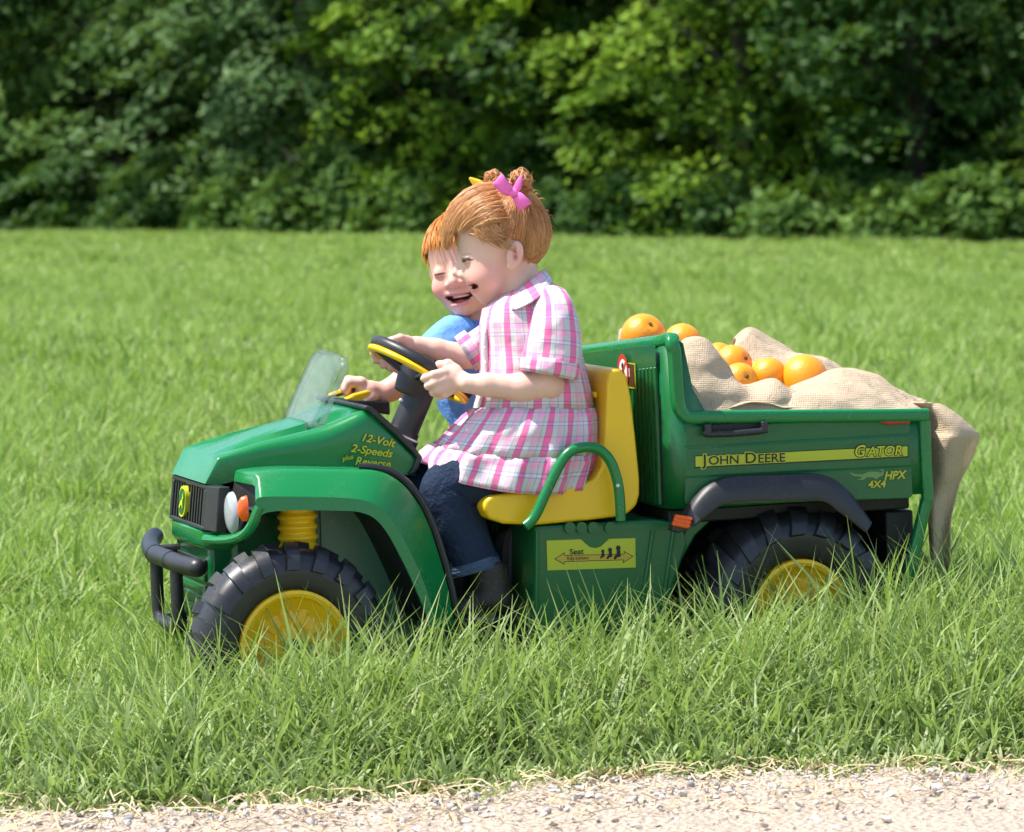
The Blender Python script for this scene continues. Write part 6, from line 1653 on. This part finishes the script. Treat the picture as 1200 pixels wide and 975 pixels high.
# ------------------------------------------------------------------ boy beside her
B = Space(552, 312, 0.16)
BOY = empty('person', MV @ V(620, 575, 0.16), MV.to_3x3())
tag(BOY, 'person in blue shirt on the far seat, one hand on the yellow gear lever', 'person')
psi = R(22); roll = R(9)
fx = np.array([-math.sin(psi), 0, math.cos(psi)]); rx_ = np.array([-math.cos(psi), 0, -math.sin(psi)]); ux = np.array([0, -1., 0])
ux2 = ux * math.cos(roll) + rx_ * math.sin(roll) * 1.0; rx2 = rx_ * math.cos(roll) - ux * math.sin(roll)
tilt = R(6); fx2 = fx * math.cos(tilt) - ux2 * math.sin(tilt); ux3 = ux2 * math.cos(tilt) + fx * math.sin(tilt)
HB = np.array([fx2, rx2, ux3]); HO = np.array([546, 307, 0.])
def hb(a, b, c): return HO + HB[0] * a + HB[1] * b + HB[2] * c
F_ = Field((396, 246, -72), (640, 560, 112), 1.45)
def he(a, b, c, r, k=6, sub=False): F_.ell(hb(a, b, c), r, k, sub, rot=HB)
he(-6, 0, 10, (51, 44, 47), 0); he(12, 0, -22, (33, 36, 38), 12)
for s in (-1, 1): he(27, s * 20, -25, (16, 16, 14), 9)
he(33, 0, -53, (11, 14, 9), 8); he(14, 0, -46, (24, 27, 14), 8)
for s in (-1, 1): he(49, s * 17.5, -6, (6.0, 9, 4), 5, True)
for s in (-1, 1): he(36.5, s * 17.5, -7, (8.5, 10, 7.5), 3)
F_.cone(hb(42, 0, -3), hb(49.5, 0, -20), 4.2, 6.4, 6)
for s in (-1, 1): he(46, s * 7.5, -22.5, (5, 4.8, 4.2), 3)
for s in (-1, 1): he(49, s * 4.5, -27, (2.2, 2.4, 2), 1.5, True)
he(40, 0, -33.0, (8, 17, 3.2), 4); he(39, 0, -46.8, (8, 13, 3.4), 4)
he(45, 0, -41.2, (17, 12.5, 4.3), 1.5, True)
for s in (-1, 1): he(45, s * 10.5, -38.6, (15, 6, 2.9), 1.2, True); he(44, s * 15, -36.6, (14, 3.5, 1.7), 1.0, True)
he(34, 0, -38.2, (7, 11.5, 1.6), .8); he(31, 0, -43.8, (8, 9, 2.2), 1.5)
for s in (-1, 1): he(-6, s * 44, -8, (9, 5, 15), 4)
F_.cone((550, 346, -4), (556, 398, -6), 22, 24, 8)
F_.ell((566, 436, -8), (50, 58, 46), 12); F_.ell((575, 500, -10), (50, 60, 46), 12)
F_.chain([(532, 404, 30), (500, 437, 66)], [21, 17], 8, 10)
F_.chain([(500, 437, 66), (475, 450, 78), (452, 461, 86)], [17, 15.5, 13], 6)
F_.ell((434, 459, 91), (16, 12.5, 14), 6, rot=[(math.cos(.25), -math.sin(.25), 0), (math.sin(.25), math.cos(.25), 0), (0, 0, 1)])
for pts, rr_ in ([([(427, 449, 99), (414, 449, 100), (409, 457, 98), (413, 464, 94)], [6.2, 5.8, 5.3, 4.6]), ([(426, 448, 92), (412, 447, 92), (407.5, 455, 91), (412, 463, 88)], [6.3, 5.9, 5.3, 4.6]),
                  ([(426, 449, 84), (413, 449, 83), (409, 456, 82), (413, 463, 80)], [6.0, 5.6, 5.0, 4.4]), ([(428, 452, 77), (416, 453, 75), (412, 459, 74), (416, 465, 74)], [5.3, 4.9, 4.4, 3.9]),
                  ([(440, 466, 99), (430, 471, 102), (420, 470, 101)], [6.6, 5.8, 5.0])]): F_.chain(pts, rr_, 2.2, 4)
# other arm, down on the lap
F_.chain([(592, 402, -44), (580, 460, -40)], [20, 16], 8, 10); F_.chain([(580, 460, -40), (556, 490, -10)], [16, 12], 6); F_.ell((548, 497, -2), (14, 9, 10), 6)
P_, Q_ = F_.mesh()
# body coordinates in the head's own axes for the marks
PH = (P_ - HO) @ HB.T
marks_b = [((30, 20, -24), (16, 14, 13), (0.80, 0.25, 0.20), .75, .8), ((30, -20, -24), (16, 14, 13), (0.84, 0.33, 0.28), .60, .8), ((50, 0, -21), (9, 10, 8), (0.86, 0.40, 0.33), .5, .6),
           ((43, 0, -35.0), (9, 15, 1.9), (0.72, 0.22, 0.20), .75, .3), ((43, 0, -46.6), (9, 13, 2.6), (0.74, 0.24, 0.22), .75, .3),
           ((36, 0, -41.2), (16, 12.5, 4.2), (0.13, 0.012, 0.012), .96, .12), ((36, 10.5, -38.6), (15, 6, 2.8), (0.13, 0.012, 0.012), .96, .12), ((36, -10.5, -38.6), (15, 6, 2.8), (0.13, 0.012, 0.012), .96, .12),
           ((36, 0, -38.0), (10, 11.5, 1.5), (0.86, 0.83, 0.77), .92, .15), ((34, 0, -43.6), (9, 9, 1.9), (0.62, 0.17, 0.16), .8, .3)]
marks_b += [((20, 33, -30), (17, 14, 15), (0.82, 0.22, 0.17), .55, .8), ((34, 15, -36.6), (16, 3.6, 1.5), (0.16, 0.02, 0.02), .85, .3)]
for s in (-1, 1):
    marks_b += [((44, s * 17.5, -8.2), (8, 8.2, 1.2), (0.10, 0.05, 0.03), .85, .4), ((44, s * 17.5, -11.8), (8, 8.5, 1.2), (0.60, 0.26, 0.20), .55, .5), ((44, s * 17.5, -3.4), (8, 9, 1.2), (0.60, 0.27, 0.20), .45, .5), ((46, s * 17, 4.2), (8, 11, 2.2), (0.62, 0.30, 0.14), .45, .6)]
M['skin_boy'] = skin('fair_skin_far_child', (0.74, 0.44, 0.345), marks_b)
mk('body', B.arr(P_), Q_, M['skin_boy'], BOY, sharp=0, attrs={'body': PH.astype(np.float32)})
M['hair_boy'] = hairmat('ginger_hair', (0.62, 0.21, 0.03), (0.82, 0.36, 0.07))
SB = Strands(); HRb = (54, 47, 50)
cap_v = []; cap_f = []; ids = {}
gp = {}
for i in range(45):
    for j in range(33):
        th = 2 * math.pi * i / 44; ph = math.pi * j / 32; d = np.array([math.sin(ph) * math.cos(th), math.sin(ph) * math.sin(th), math.cos(ph)]); gp[i, j] = on_ell((-6, 0, 10), (52.5, 45.5, 48.5), d)
def boyhair(p): return (p[2] > 26 + .06 * p[1] if p[0] > 12 else p[2] > 26 - (12 - p[0]) * .65) and p[2] > -28
for i in range(44):
    for j in range(32):
        q = [(i, j), (i + 1, j), (i + 1, j + 1), (i, j + 1)]; cen = sum(gp[a] for a in q) / 4
        if boyhair(cen):
            for a in q:
                if a not in ids: ids[a] = len(cap_v); cap_v.append(hb(*gp[a]))
            cap_f.append(tuple(ids[a] for a in q))
hb_o = mk('hair', B.arr(np.array(cap_v)), cap_f, M['hair_boy'], BOY, sharp=0, attrs={'strand': np.tile([.5, .2, 0], (len(cap_v), 1))})
crown = np.array([-22, 8, 56.])
k = 0
while k < 3200:
    r0 = on_ell((-6, 0, 10), HRb, rand_dir())
    if not boyhair(r0 - np.array([0, 0, 2])): continue
    d = r0 - crown; d /= np.linalg.norm(d) + 1e-6; d = d + np.array([.25, .1, -.15]); L = rng.uniform(13, 21)
    P3 = []
    for t in np.linspace(0, 1, 6):
        q = r0 + d * L * t; q = on_ell((-6, 0, 10), (HRb[0] + 2 + 1.5 * t, HRb[1] + 2 + 1.5 * t, HRb[2] + 2 + 1.5 * t), q - np.array([-6, 0, 10])); P3.append(hb(*q))
    SB.add(np.array(P3) + rng.normal(size=3) * .5, .65, .25, rng.uniform()); k += 1
SB.build('hair_strands', B, M['hair_boy'], hb_o)
def bgar(name, rings, parent, mat, thick=1.3):
    v, f, uv = rings_mesh(rings); return mk(name, B.arr(v), f, mat, parent, solid=thick / B.s, solid_off=-1, sharp=0)
ts = bgar('t_shirt', [rr(379, 532, 580, 26, -6, ty=-.12), rr(380, 526, 588, 32, -6, ty=-.10), rr(386, 517, 602, 40, -6, amp=.01), rr(398, 511, 614, 47, -7, amp=.02), rr(412, 502, 622, 52, -8, amp=.028), rr(440, 505, 624, 52, -8, amp=.03, ph=.4), rr(462, 511, 624, 52, -8, amp=.02, ph=.5), rr(480, 514, 626, 53, -8, amp=.02, ph=.8), rr(500, 530, 628, 52, -8, amp=.02, ph=1), rr(530, 535, 632, 50, -8, amp=.02, ph=1)], BOY, M['blue_shirt'])
v, f = tube(catmull(rr(378.5, 532, 580, 26, -6, ty=-.12, m=40)[:-1], 60, True).tolist() + [catmull(rr(378.5, 532, 580, 26, -6, ty=-.12, m=40)[:-1], 60, True)[0].tolist()], 2.2, 8); mk('neck_band', B.arr(np.array(v)), f, M['blue_shirt'], ts)
sleeve(catmull([(546, 384, 14), (530, 397, 32), (513, 416, 50), (503, 432, 62)], 10), [15, 20, 23.5, 24.5, 25, 25, 25, 24.5, 24, 23.5], ts, 'sleeve', .95, 0, 8, .06, mat=M['blue_shirt'], space=B)
sleeve(catmull([(582, 392, -36), (592, 406, -44), (590, 430, -43), (586, 446, -42)], 10), [18, 21, 23, 24, 24, 24, 24, 23.5, 23, 23], ts, 'sleeve', .95, 0, 9, .03, mat=M['blue_shirt'], space=B)
leg([(620, 545, 14), (580, 548, 22), (545, 552, 30), (515, 556, 36), (507, 570, 36), (512, 600, 34), (520, 630, 30), (526, 655, 28)], [32, 31, 29, 28, 29, 29, 28, 27], BOY, 'trouser_leg', M['denim'], 11, space=B)
leg([(625, 545, -40), (590, 546, -36), (550, 548, -30), (520, 552, -26), (511, 566, -25), (515, 596, -26), (522, 626, -28), (527, 650, -30)], [32, 31, 29, 28, 29, 29, 28, 27], BOY, 'trouser_leg', M['denim'], 12, space=B)
boot(536, 676, 28, B, BOY); boot(537, 672, -30, B, BOY)
